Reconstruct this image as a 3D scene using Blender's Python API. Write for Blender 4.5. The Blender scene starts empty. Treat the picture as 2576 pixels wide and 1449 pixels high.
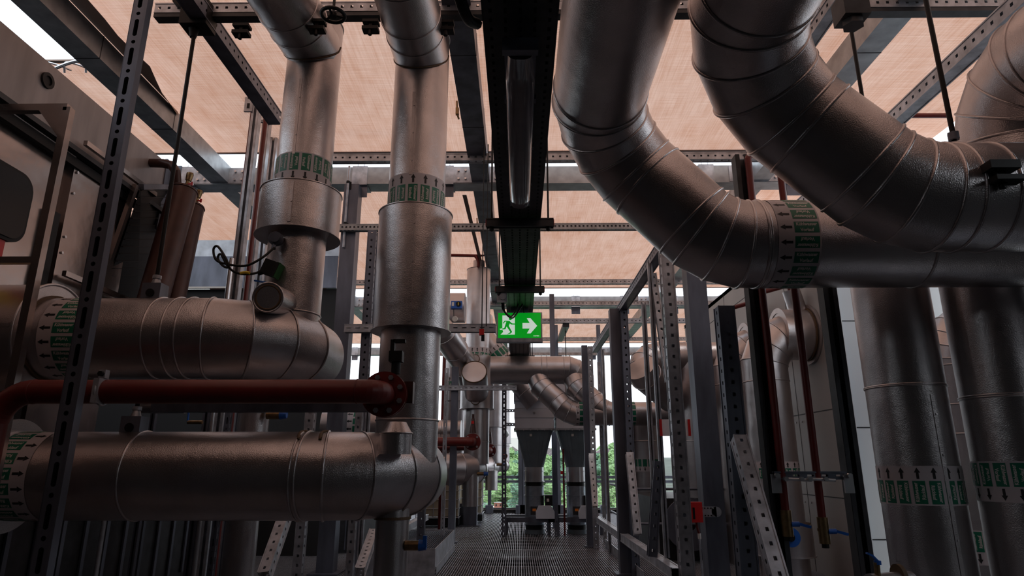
import bpy, math, random
from math import sin, cos, pi, radians, atan2, sqrt
from mathutils import Vector, Matrix, Quaternion
random.seed(7)
SC = bpy.context.scene
COL = SC.collection
# ---------------------------------------------------------------- camera, world, sun, exposure
F = 1620.0
PITCH, YAW, CAMH = radians(15.38), radians(0.65), 1.4
cd = bpy.data.cameras.new('camera'); cam = bpy.data.objects.new('camera', cd); COL.objects.link(cam)
cam.location = (0, 0, CAMH); cam.rotation_euler = (radians(90) + PITCH, 0, YAW)
cd.sensor_width = 36; cd.lens = F / 2576 * 36; cd.clip_start = .05; cd.clip_end = 2000
SC.camera = cam
SC.view_settings.view_transform = 'Standard'; SC.view_settings.look = 'None'
SC.view_settings.gamma = 1; SC.view_settings.use_curve_mapping = False
SC.view_settings.exposure = EXPO = 0.0
SC.cycles.max_bounces = 8; SC.cycles.diffuse_bounces = 3; SC.cycles.glossy_bounces = 4
SC.cycles.transmission_bounces = 4; SC.cycles.transparent_max_bounces = 8
SC.cycles.sample_clamp_indirect = 6; SC.cycles.use_denoising = True
w = bpy.data.worlds.new('sky'); SC.world = w; w.use_nodes = True
nt = w.node_tree; nt.nodes.clear()
N = nt.nodes.new; L = nt.links.new
tc = N('ShaderNodeTexCoord'); sp = N('ShaderNodeSeparateXYZ'); L(tc.outputs['Generated'], sp.inputs[0])
cr = N('ShaderNodeValToRGB'); L(sp.outputs['Z'], cr.inputs[0])
e = cr.color_ramp.elements; e[0].position = 0.0; e[0].color = (.05, .055, .06, 1); e[1].position = 1; e[1].color = (.72, .84, 1, 1)
k = cr.color_ramp.elements.new(.02); k.color = (.85, .93, 1, 1)
k = cr.color_ramp.elements.new(.3); k.color = (.88, .94, 1, 1)
nz = N('ShaderNodeTexNoise'); nz.inputs['Scale'].default_value = 2.2; nz.inputs['Detail'].default_value = 6; L(tc.outputs['Generated'], nz.inputs['Vector'])
mr = N('ShaderNodeMapRange'); mr.inputs[3].default_value = .8; mr.inputs[4].default_value = 1.25; L(nz.outputs['Fac'], mr.inputs[0])
mx = N('ShaderNodeVectorMath'); mx.operation = 'SCALE'; L(cr.outputs[0], mx.inputs[0]); L(mr.outputs[0], mx.inputs['Scale'])
bg = N('ShaderNodeBackground'); bg.inputs[1].default_value = SKY = 2.1; L(mx.outputs[0], bg.inputs[0])
wo = N('ShaderNodeOutputWorld'); L(bg.outputs[0], wo.inputs[0])
sd = bpy.data.lights.new('sun', 'SUN'); sun = bpy.data.objects.new('sun', sd); COL.objects.link(sun)
sd.energy = 1.6; sd.angle = radians(12); sd.color = (1, .93, .84)
sun.rotation_euler = (radians(24), radians(20), 0)

# ---------------------------------------------------------------- camera frame helpers (pixels of the 2576x1449 photo -> points in the place)
CAM = Vector((0, 0, CAMH))
RM = cam.rotation_euler.to_matrix(); RV = RM @ Vector((1, 0, 0)); UV = RM @ Vector((0, 1, 0)); FV = RM @ Vector((0, 0, -1))
def ray(px, py): return FV + RV * ((px - 1288) / F) + UV * ((724.5 - py) / F)
def PY(px, py, y): r = ray(px, py); return CAM + r * (y / r.y)
def PX(px, py, x): r = ray(px, py); return CAM + r * (x / r.x)
def PZ(px, py, z): r = ray(px, py); return CAM + r * ((z - CAMH) / r.z)
def PD(px, py, d): return CAM + ray(px, py) * d
def V(*a): return Vector(a)

# ---------------------------------------------------------------- materials
MATS = {}
def nmat(name, color, rough=.5, metal=0, bump=None, var=None, emit=None, spec=None, stretch=None, extra=None):
    m = bpy.data.materials.new(name); m.use_nodes = True; t = m.node_tree; b = t.nodes['Principled BSDF']
    b.inputs['Base Color'].default_value = (*color, 1); b.inputs['Roughness'].default_value = rough; b.inputs['Metallic'].default_value = metal
    if spec is not None: b.inputs['Specular IOR Level'].default_value = spec
    tcn = t.nodes.new('ShaderNodeTexCoord'); vec = tcn.outputs['Object']
    if stretch:
        mp = t.nodes.new('ShaderNodeMapping'); mp.inputs['Scale'].default_value = stretch; t.links.new(vec, mp.inputs[0]); vec = mp.outputs[0]
    if var:
        scale, amt, detail = var
        n = t.nodes.new('ShaderNodeTexNoise'); n.inputs['Scale'].default_value = scale; n.inputs['Detail'].default_value = detail; t.links.new(vec, n.inputs['Vector'])
        r = t.nodes.new('ShaderNodeValToRGB'); r.color_ramp.elements[0].position = .3; r.color_ramp.elements[1].position = .7
        r.color_ramp.elements[0].color = (*[c * (1 - amt) for c in color], 1); r.color_ramp.elements[1].color = (*[min(1, c * (1 + amt)) for c in color], 1)
        t.links.new(n.outputs['Fac'], r.inputs[0]); t.links.new(r.outputs[0], b.inputs['Base Color'])
    if bump:
        kind, scale, st, dist = bump
        if kind == 'voronoi':
            n = t.nodes.new('ShaderNodeTexVoronoi'); n.feature = 'SMOOTH_F1'; out = n.outputs['Distance']
        else:
            n = t.nodes.new('ShaderNodeTexNoise'); n.inputs['Detail'].default_value = 3; out = n.outputs['Fac']
        n.inputs['Scale'].default_value = scale; t.links.new(vec, n.inputs['Vector'])
        bp = t.nodes.new('ShaderNodeBump'); bp.inputs['Strength'].default_value = st; bp.inputs['Distance'].default_value = dist
        t.links.new(out, bp.inputs['Height']); t.links.new(bp.outputs[0], b.inputs['Normal'])
    if emit:
        b.inputs['Emission Color'].default_value = (*color, 1); b.inputs['Emission Strength'].default_value = emit
    MATS[name] = m
    return m
def jacket(name, col, rough=.36, bs=.38, big=.12):
    # embossed aluminium sheet: fine hammered grain, faint dents and water marks
    m = nmat(name, col, rough, .92, var=(3.0, big, 5))
    t = m.node_tree; b = t.nodes['Principled BSDF']; tcn = [n for n in t.nodes if n.type == 'TEX_COORD'][0]
    n1 = t.nodes.new('ShaderNodeTexNoise'); n1.inputs['Scale'].default_value = 150; n1.inputs['Detail'].default_value = 1.5; n1.inputs['Distortion'].default_value = .3
    n2 = t.nodes.new('ShaderNodeTexNoise'); n2.inputs['Scale'].default_value = 4; n2.inputs['Detail'].default_value = 2
    for n in (n1, n2): t.links.new(tcn.outputs['Object'], n.inputs['Vector'])
    b1 = t.nodes.new('ShaderNodeBump'); b1.inputs['Strength'].default_value = bs; b1.inputs['Distance'].default_value = .0045
    b2 = t.nodes.new('ShaderNodeBump'); b2.inputs['Strength'].default_value = .35; b2.inputs['Distance'].default_value = .02
    t.links.new(n1.outputs['Fac'], b1.inputs['Height']); t.links.new(n2.outputs['Fac'], b2.inputs['Height'])
    t.links.new(b2.outputs[0], b1.inputs['Normal']); t.links.new(b1.outputs[0], b.inputs['Normal'])
    return m
JK = jacket('embossed_aluminium', (.475, .445, .45), .28)
JK2 = jacket('smooth_aluminium', (.53, .50, .505), .32, .2, .08)
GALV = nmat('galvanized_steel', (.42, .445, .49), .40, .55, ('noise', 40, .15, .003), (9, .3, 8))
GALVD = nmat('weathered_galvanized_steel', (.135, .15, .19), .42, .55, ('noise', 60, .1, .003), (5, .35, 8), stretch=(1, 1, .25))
BEAM = nmat('galvanized_beam', (.33, .35, .37), .4, .6, ('noise', 30, .1, .003), (6, .22, 10))
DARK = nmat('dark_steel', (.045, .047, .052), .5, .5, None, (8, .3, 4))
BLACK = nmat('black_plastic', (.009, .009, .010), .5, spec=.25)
RED = nmat('red_lacquer', (.13, .010, .008), .42, 0, ('noise', 25, .1, .004), (4, .2, 4))
REDB = nmat('bright_red_plastic', (.62, .02, .02), .4)
BRASS = nmat('brass', (.27, .18, .09), .38, .9, None, (20, .25, 3))
STEEL = nmat('bolt_steel', (.62, .62, .64), .28, .95)
STAIN = nmat('brushed_stainless_steel', (.40, .35, .335), .24, .97, ('noise', 3, .35, .02), (2.5, .12, 4))
BLUE = nmat('blue_plastic', (.01, .10, .42), .4)
GREENP = nmat('green_plastic', (.03, .16, .05), .5)
WHITE = nmat('white_label', (.50, .46, .48), .5)
GREEN = nmat('green_label_print', (.0, .135, .075), .45)
INK = nmat('black_print', (.006, .006, .007), .6)
LET = nmat('white_print', (.55, .55, .52), .5)
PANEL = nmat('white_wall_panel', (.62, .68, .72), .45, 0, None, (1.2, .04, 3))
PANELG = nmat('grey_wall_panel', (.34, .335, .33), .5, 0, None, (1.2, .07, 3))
GLASSD = nmat('dark_window_glass', (.006, .008, .012), .25, 0, spec=.25)
COPPER = nmat('brown_lacquered_steel', (.055, .020, .016), .4, .2, None, (6, .3, 5))
YEL = nmat('yellow_plastic', (.75, .55, .03), .45)
ORG = nmat('orange_sticker', (.85, .24, .02), .5)
DUCT = nmat('blue_grey_duct_paint', (.15, .19, .22), .42, .2, None, (5, .12, 4))
DUCTG = nmat('spiral_duct_galvanized', (.36, .40, .45), .33, .85, None, (12, .15, 6))
BOXG = nmat('grey_blower_casing', (.60, .64, .72), .5, 0, None, (3, .06, 3))
IBC = nmat('milky_tank_plastic', (.42, .38, .28), .5, 0, None, (3, .1, 3))
SCREEN = nmat('pale_green_print', (.72, .86, .76), .5, emit=.55)
SIGNG = nmat('lit_exit_green', (.0, .29, .012), .4, emit=.75)
LENS = nmat('smoky_lamp_cover', (.16, .145, .165), .14, 0, None, (6, .1, 2), spec=.7)
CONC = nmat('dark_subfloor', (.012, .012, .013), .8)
GRATE = nmat('grating_steel', (.42, .43, .47), .40, .6, None, (14, .2, 5))
LEAF = nmat('green_foliage', (.17, .29, .11), .7, 0, ('noise', 45, 1, .03), (32, .85, 6))
LEAF2 = nmat('dark_green_foliage', (.10, .20, .12), .7, 0, ('noise', 45, 1, .03), (30, .85, 6))
BRICK = nmat('red_brick', (.33, .13, .09), .8)
HOUSE = nmat('pale_house_wall', (.66, .64, .60), .7)
ROOFT = nmat('slate_roof', (.2, .17, .17), .7)
GRASS = nmat('meadow', (.055, .07, .05), .8, 0, None, (.05, .4, 6))
RUST = nmat('brown_sealant', (.10, .06, .03), .7)
HEM = nmat('brown_canvas_hem', (.23, .16, .13), .8)

# translucent woven sunshade
m = bpy.data.materials.new('woven_sunshade'); m.use_nodes = True; t = m.node_tree; t.nodes.clear()
out = t.nodes.new('ShaderNodeOutputMaterial'); mixs = t.nodes.new('ShaderNodeMixShader'); mixs.inputs[0].default_value = .36
dif = t.nodes.new('ShaderNodeBsdfDiffuse'); trn = t.nodes.new('ShaderNodeBsdfTranslucent')
tcn = t.nodes.new('ShaderNodeTexCoord')
def tex(scale, stretch, det, rot=0):
    mp = t.nodes.new('ShaderNodeMapping'); mp.inputs['Scale'].default_value = stretch; mp.inputs['Rotation'].default_value = (0, 0, rot); t.links.new(tcn.outputs['Object'], mp.inputs[0])
    n = t.nodes.new('ShaderNodeTexNoise'); n.inputs['Scale'].default_value = scale; n.inputs['Detail'].default_value = det; t.links.new(mp.outputs[0], n.inputs['Vector']); return n.outputs['Fac']
a1 = tex(5, (12, .25, 1), 3); a2 = tex(7, (.3, 14, 1), 3); a3 = tex(.5, (1, 1, 1), 3); a4 = tex(2.2, (2.5, .8, 1), 5, .5)
def madd(a, b, op='ADD', bv=None):
    n = t.nodes.new('ShaderNodeMath'); n.operation = op; t.links.new(a, n.inputs[0])
    if bv is None: t.links.new(b, n.inputs[1])
    else: n.inputs[1].default_value = bv
    return n.outputs[0]
s = madd(madd(a1, a2), madd(a3, a4)); s = madd(s, None, 'MULTIPLY', .25)
rp = t.nodes.new('ShaderNodeValToRGB'); rp.color_ramp.elements[0].position = .38; rp.color_ramp.elements[0].color = (.66, .335, .215, 1)
rp.color_ramp.elements[1].position = .63; rp.color_ramp.elements[1].color = (.90, .60, .47, 1); t.links.new(s, rp.inputs[0])
t.links.new(rp.outputs[0], dif.inputs[0]); t.links.new(rp.outputs[0], trn.inputs[0])
bp = t.nodes.new('ShaderNodeBump'); bp.inputs['Strength'].default_value = .5; bp.inputs['Distance'].default_value = .05; t.links.new(madd(a4, a2), bp.inputs['Height'])
t.links.new(bp.outputs[0], dif.inputs['Normal']); t.links.new(bp.outputs[0], trn.inputs['Normal'])
t.links.new(dif.outputs[0], mixs.inputs[1]); t.links.new(trn.outputs[0], mixs.inputs[2]); t.links.new(mixs.outputs[0], out.inputs[0])
CANVAS = m

# ---------------------------------------------------------------- mesh builder
def frame(d, up=None):
    d = d.normalized(); up = up or (V(0, 0, 1) if abs(d.z) < .9 else V(0, 1, 0))
    u = d.cross(up).normalized(); return u, u.cross(d).normalized()   # side, up-ish
class MB:
    def __init__(s): s.v = []; s.f = []; s.m = []; s.mi = 0; s.mats = []; s.sm = []
    def mat(s, m):
        if m not in s.mats: s.mats.append(m)
        s.mi = s.mats.index(m); return s
    def add(s, vs, fs, smooth=False):
        o = len(s.v); s.v += [Vector(x) for x in vs]
        for f in fs: s.f.append([i + o for i in f]); s.m.append(s.mi); s.sm.append(smooth)
        return s
    def box(s, c, sz, R=None):
        c = Vector(c); h = [x / 2 for x in sz]; vs = []
        for i in (-1, 1):
            for j in (-1, 1):
                for k in (-1, 1):
                    p = V(i * h[0], j * h[1], k * h[2]); vs.append(c + (R @ p if R else p))
        return s.add(vs, [(0, 1, 3, 2), (4, 6, 7, 5), (0, 4, 5, 1), (2, 3, 7, 6), (0, 2, 6, 4), (1, 5, 7, 3)])
    def bar(s, a, b, w, h, up=None):
        a = Vector(a); b = Vector(b); d = b - a; u, v = frame(d, up)
        vs = [p + u * (i * w / 2) + v * (j * h / 2) for p in (a, b) for i, j in ((-1, -1), (1, -1), (1, 1), (-1, 1))]
        return s.add(vs, [(3, 2, 1, 0), (4, 5, 6, 7)] + [(i, (i + 1) % 4, (i + 1) % 4 + 4, i + 4) for i in range(4)])
    def prism(s, poly, d):   # poly: list of points, extruded by vector d
        n = len(poly); d = Vector(d); ps = [Vector(p) for p in poly]
        return s.add(ps + [p + d for p in ps], [list(range(n))[::-1], list(range(n, 2 * n))] + [(i, (i + 1) % n, (i + 1) % n + n, i + n) for i in range(n)])
    def cyl(s, a, b, r, r2=None, n=24, caps=(1, 1)):
        a = Vector(a); b = Vector(b); r2 = r if r2 is None else r2; u, v = frame(b - a)
        vs = []
        for p, rr in ((a, r), (b, r2)):
            for i in range(n): t_ = 2 * pi * i / n; vs.append(p + (u * cos(t_) + v * sin(t_)) * rr)
        s.add(vs, [(i, (i + 1) % n, (i + 1) % n + n, i + n) for i in range(n)], True)
        if caps[0]: s.add(vs[:n], [list(range(n))[::-1]])
        if caps[1]: s.add(vs[n:], [list(range(n))])
        return s
    def disc(s, c, d, r, th, n=32): d = Vector(d).normalized(); return s.cyl(Vector(c) - d * th / 2, Vector(c) + d * th / 2, r, n=n)
    def ring(s, c, d, r0, r1, th, n=40):   # washer
        c = Vector(c); d = Vector(d).normalized(); u, v = frame(d); vs = []
        for rr, o in ((r0, -1), (r1, -1), (r1, 1), (r0, 1)):
            for i in range(n): t_ = 2 * pi * i / n; vs.append(c + d * (o * th / 2) + (u * cos(t_) + v * sin(t_)) * rr)
        fs = []
        for k in range(4):
            for i in range(n): fs.append((k * n + i, k * n + (i + 1) % n, ((k + 1) % 4) * n + (i + 1) % n, ((k + 1) % 4) * n + i))
        return s.add(vs, fs)
    def torus(s, c, n_, rx, b, d=None, n=48, k=8, loop=None):
        # bead round an arbitrary closed loop of points
        pts = loop; n = len(pts); vs = []
        cc = sum(pts, V(0, 0, 0)) / n
        for i, p in enumerate(pts):
            tg = (pts[(i + 1) % n] - pts[i - 1]).normalized(); o = (p - cc); o = (o - tg * o.dot(tg)).normalized(); q = tg.cross(o)
            for j in range(k): a = 2 * pi * j / k; vs.append(p + (o * cos(a) + q * sin(a)) * b)
        return s.add(vs, [(i * k + j, i * k + (j + 1) % k, ((i + 1) % n) * k + (j + 1) % k, ((i + 1) % n) * k + j) for i in range(n) for j in range(k)], True)
    def sweep(s, pts, r, n=48, bead=0, skip=(), caps=True, up=None):
        # round duct along a polyline with mitred joints, a raised bead on every joint
        pts = [Vector(p) for p in pts]; dirs = [(pts[i + 1] - pts[i]).normalized() for i in range(len(pts) - 1)]
        u, v = frame(dirs[0], up); rings = []
        for i, p in enumerate(pts):
            if i == 0: a = dirs[0]; nn = a
            elif i == len(pts) - 1: a = dirs[-1]; nn = a
            else: a = dirs[i - 1]; nn = (dirs[i - 1] + dirs[i]).normalized()
            rg = []
            for k in range(n):
                t_ = 2 * pi * k / n; q = (u * cos(t_) + v * sin(t_)) * r; rg.append(p + q - a * (q.dot(nn) / a.dot(nn)))
            rings.append(rg)
            if 0 < i < len(pts) - 1:
                q = dirs[i - 1].rotation_difference(dirs[i]); u = q @ u; v = q @ v
        for i in range(len(pts) - 1):
            s.add(rings[i] + rings[i + 1], [(k, (k + 1) % n, (k + 1) % n + n, k + n) for k in range(n)], True)
        if caps: s.add(rings[0], [list(range(n))[::-1]]); s.add(rings[-1], [list(range(n))])
        if bead:
            for i in range(1, len(pts) - 1):
                if i not in skip: s.torus(None, None, r, bead, loop=rings[i])
        return s
    def beads(s, a, d, dists, r, b, n=48):
        d = Vector(d).normalized(); u, v = frame(d)
        for t in dists: s.torus(None, None, r, b, loop=[Vector(a) + d * t + (u * cos(2 * pi * k / n) + v * sin(2 * pi * k / n)) * r for k in range(n)])
        return s
    def tube(s, pts, r, n=10, caps=True):
        # smooth flexible tube: Catmull-Rom through the points
        P = [Vector(p) for p in pts]; Q = [P[0] * 2 - P[1]] + P + [P[-1] * 2 - P[-2]]; o = []
        for i in range(1, len(Q) - 2):
            for k in range(6):
                t_ = k / 6; a, b, c, d = Q[i - 1:i + 3]
                o.append(.5 * ((2 * b) + (c - a) * t_ + (2 * a - 5 * b + 4 * c - d) * t_ ** 2 + (3 * b - a - 3 * c + d) * t_ ** 3))
        o.append(P[-1]); return s.sweep(o, r, n, caps=caps)
    def holed(s, a, b, u, nrm, w, pitch, hl, hw, rnd=False, alt=None, off=.5):
        # one face from a to b, width w along u, with a row of openings
        Lg = (b - a).length; d = (b - a) / Lg; n = max(1, int(Lg / pitch)); pad = Lg / n; 
        def P(x, y): return a + d * x + u * y
        for i in range(n):
            x0 = i * pad; x1 = x0 + pad; c = (x0 + x1) / 2; h = hl; k = hw
            if alt and i % 2: h, k = alt
            if not rnd:
                vs = [P(x0, -w / 2), P(x1, -w / 2), P(x1, w / 2), P(x0, w / 2), P(c - h / 2, -k / 2), P(c + h / 2, -k / 2), P(c + h / 2, k / 2), P(c - h / 2, k / 2)]
                s.add(vs, [(0, 1, 5, 4), (1, 2, 6, 5), (2, 3, 7, 6), (3, 0, 4, 7)])
            else:
                R_ = k / 2; hh = max(0, h / 2 - R_); o = []
                for q in range(12):
                    t_ = 2 * pi * (q + .5) / 12; o.append(P(c + (hh if cos(t_) > 0 else -hh) + R_ * cos(t_), R_ * sin(t_)))
                cor = [P(x1, w / 2), P(x0, w / 2), P(x0, -w / 2), P(x1, -w / 2)]
                vs = o + cor; fs = []
                for q in range(12):
                    z0 = ((q + 2) // 3) % 4 if False else None
                quad = [(0, 1, 2, 12), (3, 4, 5, 13), (6, 7, 8, 14), (9, 10, 11, 15)]
                for (p, q, r_, cc) in quad: fs += [(cc, q, p), (cc, r_, q)]
                fs += [(12, 13, 3, 2), (13, 14, 6, 5), (14, 15, 9, 8), (15, 12, 0, 11)]
                s.add(vs, fs)
        return s
    def girder(s, a, b, w=.09, h=.09, up=None, faces='uv', pitch=.1, hl=.028, hw=.028, **kw):
        # perforated hollow channel; faces: which pairs carry holes (u = sides, v = top/bottom), 'n' none
        a = Vector(a); b = Vector(b); u, v = frame(b - a, up); d = (b - a).normalized(); W = w / 2; H = h / 2
        for sg in (-1, 1):
            if 'v' in faces: s.holed(a + v * H * sg, b + v * H * sg, u, v * sg, w, pitch, hl, hw, **kw)
            else: s.add([a + v * H * sg - u * W, b + v * H * sg - u * W, b + v * H * sg + u * W, a + v * H * sg + u * W], [(0, 1, 2, 3)])
            if 'u' in faces: s.holed(a + u * W * sg, b + u * W * sg, v, u * sg, h, pitch, hl, hw, **kw)
            else: s.add([a + u * W * sg - v * H, b + u * W * sg - v * H, b + u * W * sg + v * H, a + u * W * sg + v * H], [(0, 1, 2, 3)])
        # rolled ribs along the four edges
        for i in (-1, 1):
            for j in (-1, 1): s.bar(a + u * W * i + v * H * j, b + u * W * i + v * H * j, .012, .012, up)
        return s
    def bolt(s, c, d, r=.012, l=.012): c = Vector(c); d = Vector(d).normalized(); return s.cyl(c - d * l * .2, c + d * l, r, n=6)
    def build(s, name, parent=None, loc=None, label=None):
        me = bpy.data.meshes.new(name)
        if parent is not None: org = ORG_.get(parent.name, V(0, 0, 0))
        else: org = Vector(loc) if loc is not None else V(0, 0, 0)
        me.from_pydata([v - org for v in s.v], [], s.f)
        for m in s.mats: me.materials.append(m)
        me.polygons.foreach_set('material_index', s.m); me.polygons.foreach_set('use_smooth', s.sm); me.validate(); me.update()
        o = bpy.data.objects.new(name, me); COL.objects.link(o)
        if parent is not None: o.parent = parent; ORG_[o.name] = org
        else: o.location = org; ORG_[o.name] = org
        if label: o['label'] = label
        return o
ORG_ = {}
def mb(m): return MB().mat(m)
def thing(name, label, cat, loc=(0, 0, 0), group=None):
    o = bpy.data.objects.new(name, None); o.empty_display_size = .1; COL.objects.link(o); o.location = loc
    ORG_[o.name] = Vector(loc); o['label'] = label; o['category'] = cat
    if group: o['group'] = group
    return o
def tag(o, label, cat, group=None):
    o['label'] = label; o['category'] = cat
    if group: o['group'] = group
    return o
def struct(o): o['kind'] = 'structure'; return o
def arc(p0, d0, d1, R, n=4):
    # mitre points of a segmented elbow: starts at p0 heading d0, ends heading d1, centreline radius R
    p0 = Vector(p0); d0 = Vector(d0).normalized(); d1 = Vector(d1).normalized(); th = d0.angle(d1); ax = d0.cross(d1).normalized()
    c = p0 + ax.cross(d0) * R; q = []
    RR = R / cos(th / n / 2)
    for i in range(n):
        a = th * (i + .5) / n; q.append(c + Matrix.Rotation(a, 3, ax) @ ((p0 - c).normalized()) * RR)
    return q, c + Matrix.Rotation(th, 3, ax) @ (p0 - c)
TXT = {}
def text2d(body):
    if body in TXT: return TXT[body]
    cu = bpy.data.curves.new('t', 'FONT'); cu.body = body; cu.align_x = 'CENTER'; cu.align_y = 'CENTER'; cu.size = 1; cu.resolution_u = 2
    cu.offset = .03
    o = bpy.data.objects.new('t', cu); COL.objects.link(o); dg = bpy.context.evaluated_depsgraph_get(); dg.update()
    me = o.evaluated_get(dg).to_mesh(); vs = [(v.co.x, v.co.y) for v in me.vertices]; fs = [tuple(p.vertices) for p in me.polygons]
    o.evaluated_get(dg).to_mesh_clear(); bpy.data.objects.remove(o); bpy.data.curves.remove(cu)
    TXT[body] = (vs, fs); return TXT[body]
def band(parent, c, d, r, lines, W=.30, flip=False, phase=0.0, detail=True, n=None):
    # marker tape round a pipe: green panels with two text lines, black arrows along +d. flip puts the panels' text the other way round first
    c = Vector(c); d = Vector(d).normalized(); u, v = frame(d); n = n or max(8, round(2 * pi * r / .112)); R0 = r + .003
    def P(s_, a, o=0): return c + d * s_ + (u * cos(a) + v * sin(a)) * (R0 + o)
    m = mb(WHITE); K = 64
    m.add([P(x, 2 * pi * i / K) for x in (-W / 2, W / 2) for i in range(K)], [(i, (i + 1) % K, (i + 1) % K + K, i + K) for i in range(K)], True)
    def patch(s0, s1, a0, a1, o, mat, q=4):
        m.mat(mat); vs = [P(s_, a0 + (a1 - a0) * j / q, o) for s_ in (s0, s1) for j in range(q + 1)]
        m.add(vs, [(j, j + 1, j + q + 2, j + q + 1) for j in range(q)], True)
    st = 2 * pi / n; ga = st * .38
    for i in range(n):
        a = phase + st * i
        patch(-W * .46, W * .12, a - ga, a + ga, .0012, GREEN)
        # arrow
        patch(W * .17, W * .33, a - st * .085, a + st * .085, .0012, INK, 1)
        m.add([P(W * .33, a - st * .19, .0012), P(W * .46, a, .0012), P(W * .33, a + st * .19, .0012)], [(0, 1, 2)])
        if detail:
            m.mat(LET); sg = 1 if (i % 2 == 0) ^ flip else -1
            for li, tx in enumerate(lines):
                vs, fs = text2d(tx); k = W * .105; hk = st * .32
                m.add([P(-W * .17 + sg * x * k, a + sg * ((y + (.62 if li == 0 else -.62)) * hk), .0024) for x, y in vs], fs)
    return m.build('label_band', parent)
KV = ['Kühlwasser', 'Vorlauf']; KR = ['Kühlwasser', 'Rücklauf']
def seam(m, a, b, out, w=.03, rivets=.28):
    # lapped longitudinal seam with rivets, on the outside in direction out
    a = Vector(a); b = Vector(b); m.bar(a, b, w, .006, out)
    Lg = (b - a).length; n = int(Lg / rivets); u, v = frame(b - a, out)
    for i in range(n): p = a.lerp(b, (i + .5) / n); m.bolt(p + u * w * .2, out, .009, .009)
    return m
# ================================================================ THE SETTING
def gratefloor():
    m = mb(GRATE); x = -4.6
    while x < 5.2:
        m.box((x, 12.2, -.015), (.0085, 17.0, .03)); x += .0335
    m.mat(GRATE)
    for py in (1449 + 20, 1424, 1402, 1382, 1350, 1328, 1314, 1304):
        y = PZ(1310, py, 0).y
        m.box((.2, y, -.02), (9.6, .012, .034))
    for i in range(34): m.box((.2, 4 + i * .5, -.03), (9.6, .006, .012))
    return struct(m.build('floor'))
gratefloor()
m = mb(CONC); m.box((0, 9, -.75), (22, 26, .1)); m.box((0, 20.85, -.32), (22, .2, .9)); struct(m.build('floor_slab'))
m = mb(DARK)
for y in (6.5, 8.9, 11.3, 13.7, 16.1, 18.5, 20.5): m.box((.2, y, -.12), (9.8, .12, .16))
for x in (-1.2, 1.38, 3.5, -3.5): m.box((x, 12.3, -.32), (.14, 17, .2))
struct(m.build('trim_1'))
m = mb(CONC); m.box((-9, 8.0, 1.6), (.2, 24, 6.6)); struct(m.build('wall_left'))
m = mb(CONC); m.box((0, -3.5, 2.6), (18, .2, 7.2)); struct(m.build('wall_back'))
m = mb(CONC); m.box((0, -2.0, 6.3), (18, 3.0, .1)); struct(m.build('overhead_light_block'))  # unseen dark slab, added to cut the light from behind the camera
m = mb(CONC); m.box((9.6, 2.4, 1.9), (.2, 12, 5.4)); struct(m.build('east_light_block'))  # unseen dark wall, added to hold back sky light from the right
# white clad plant room on the right: side wall along the aisle, bright end wall facing the camera
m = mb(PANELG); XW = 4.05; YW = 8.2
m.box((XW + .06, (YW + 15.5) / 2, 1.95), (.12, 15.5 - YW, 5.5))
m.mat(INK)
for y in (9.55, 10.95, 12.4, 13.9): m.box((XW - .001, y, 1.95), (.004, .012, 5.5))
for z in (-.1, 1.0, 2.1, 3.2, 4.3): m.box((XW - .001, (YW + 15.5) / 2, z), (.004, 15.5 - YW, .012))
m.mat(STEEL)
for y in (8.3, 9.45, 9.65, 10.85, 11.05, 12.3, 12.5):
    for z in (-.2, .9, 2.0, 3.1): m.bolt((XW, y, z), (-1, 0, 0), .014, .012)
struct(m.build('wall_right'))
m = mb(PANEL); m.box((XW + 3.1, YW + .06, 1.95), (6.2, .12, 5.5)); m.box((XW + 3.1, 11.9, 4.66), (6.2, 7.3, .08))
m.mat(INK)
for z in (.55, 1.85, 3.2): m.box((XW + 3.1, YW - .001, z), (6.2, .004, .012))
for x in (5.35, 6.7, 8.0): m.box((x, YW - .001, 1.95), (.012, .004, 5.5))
m.mat(STEEL)
for z in (.48, 1.78, 3.13):
    for k in range(12): m.bolt((4.35 + .3 * k, YW, z), (0, -1, 0), .008, .006)
struct(m.build('wall_front'))
m = mb(PANEL); m.box((XW + .02, YW - .02, 1.97), (.13, .13, 5.54)); struct(m.build('trim_2'))
# ---- steel frame of the roof
def ibeam(m, a, b, w=.30, h=.30): m.bar(a, b, w, h); return m
for i, (x, lb) in enumerate(((-4.74, 'square galvanized roof beam running away above the stainless steel cabinets on the left'),
                           (-.60, 'dark roof beam just left of the hanging cable tray'),
                           (3.79, 'blue grey roof beam seen behind the two bent ducts at upper right'))):
    r = thing('roof_beam', lb, 'beam', (x, -2, 5.85), 'roof beams running away from the camera')
    m = mb(BEAM if i != 1 else GALVD); m.bar((x, -2.5, 5.85), (x, 26, 5.85), .28, .28)
    m.build('beam_body', r)
    m = mb(DARK)
    for y in (3.9, 6.1, 7.65, 13, 16): m.box((x, y, 5.85), (.286, .008, .286))
    m.build('joint_line', r)
    if i: 
        m = mb(BRASS)
        for y in (5.0, 7.4, 11.5):
            m.tube([(x - .2, y, 5.95), (x - .19, y, 5.78), (x - .17, y + .02, 5.7)], .012); m.box((x - .19, y, 5.8), (.04, .05, .09))
        m.build('tension_hook', r)
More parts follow.
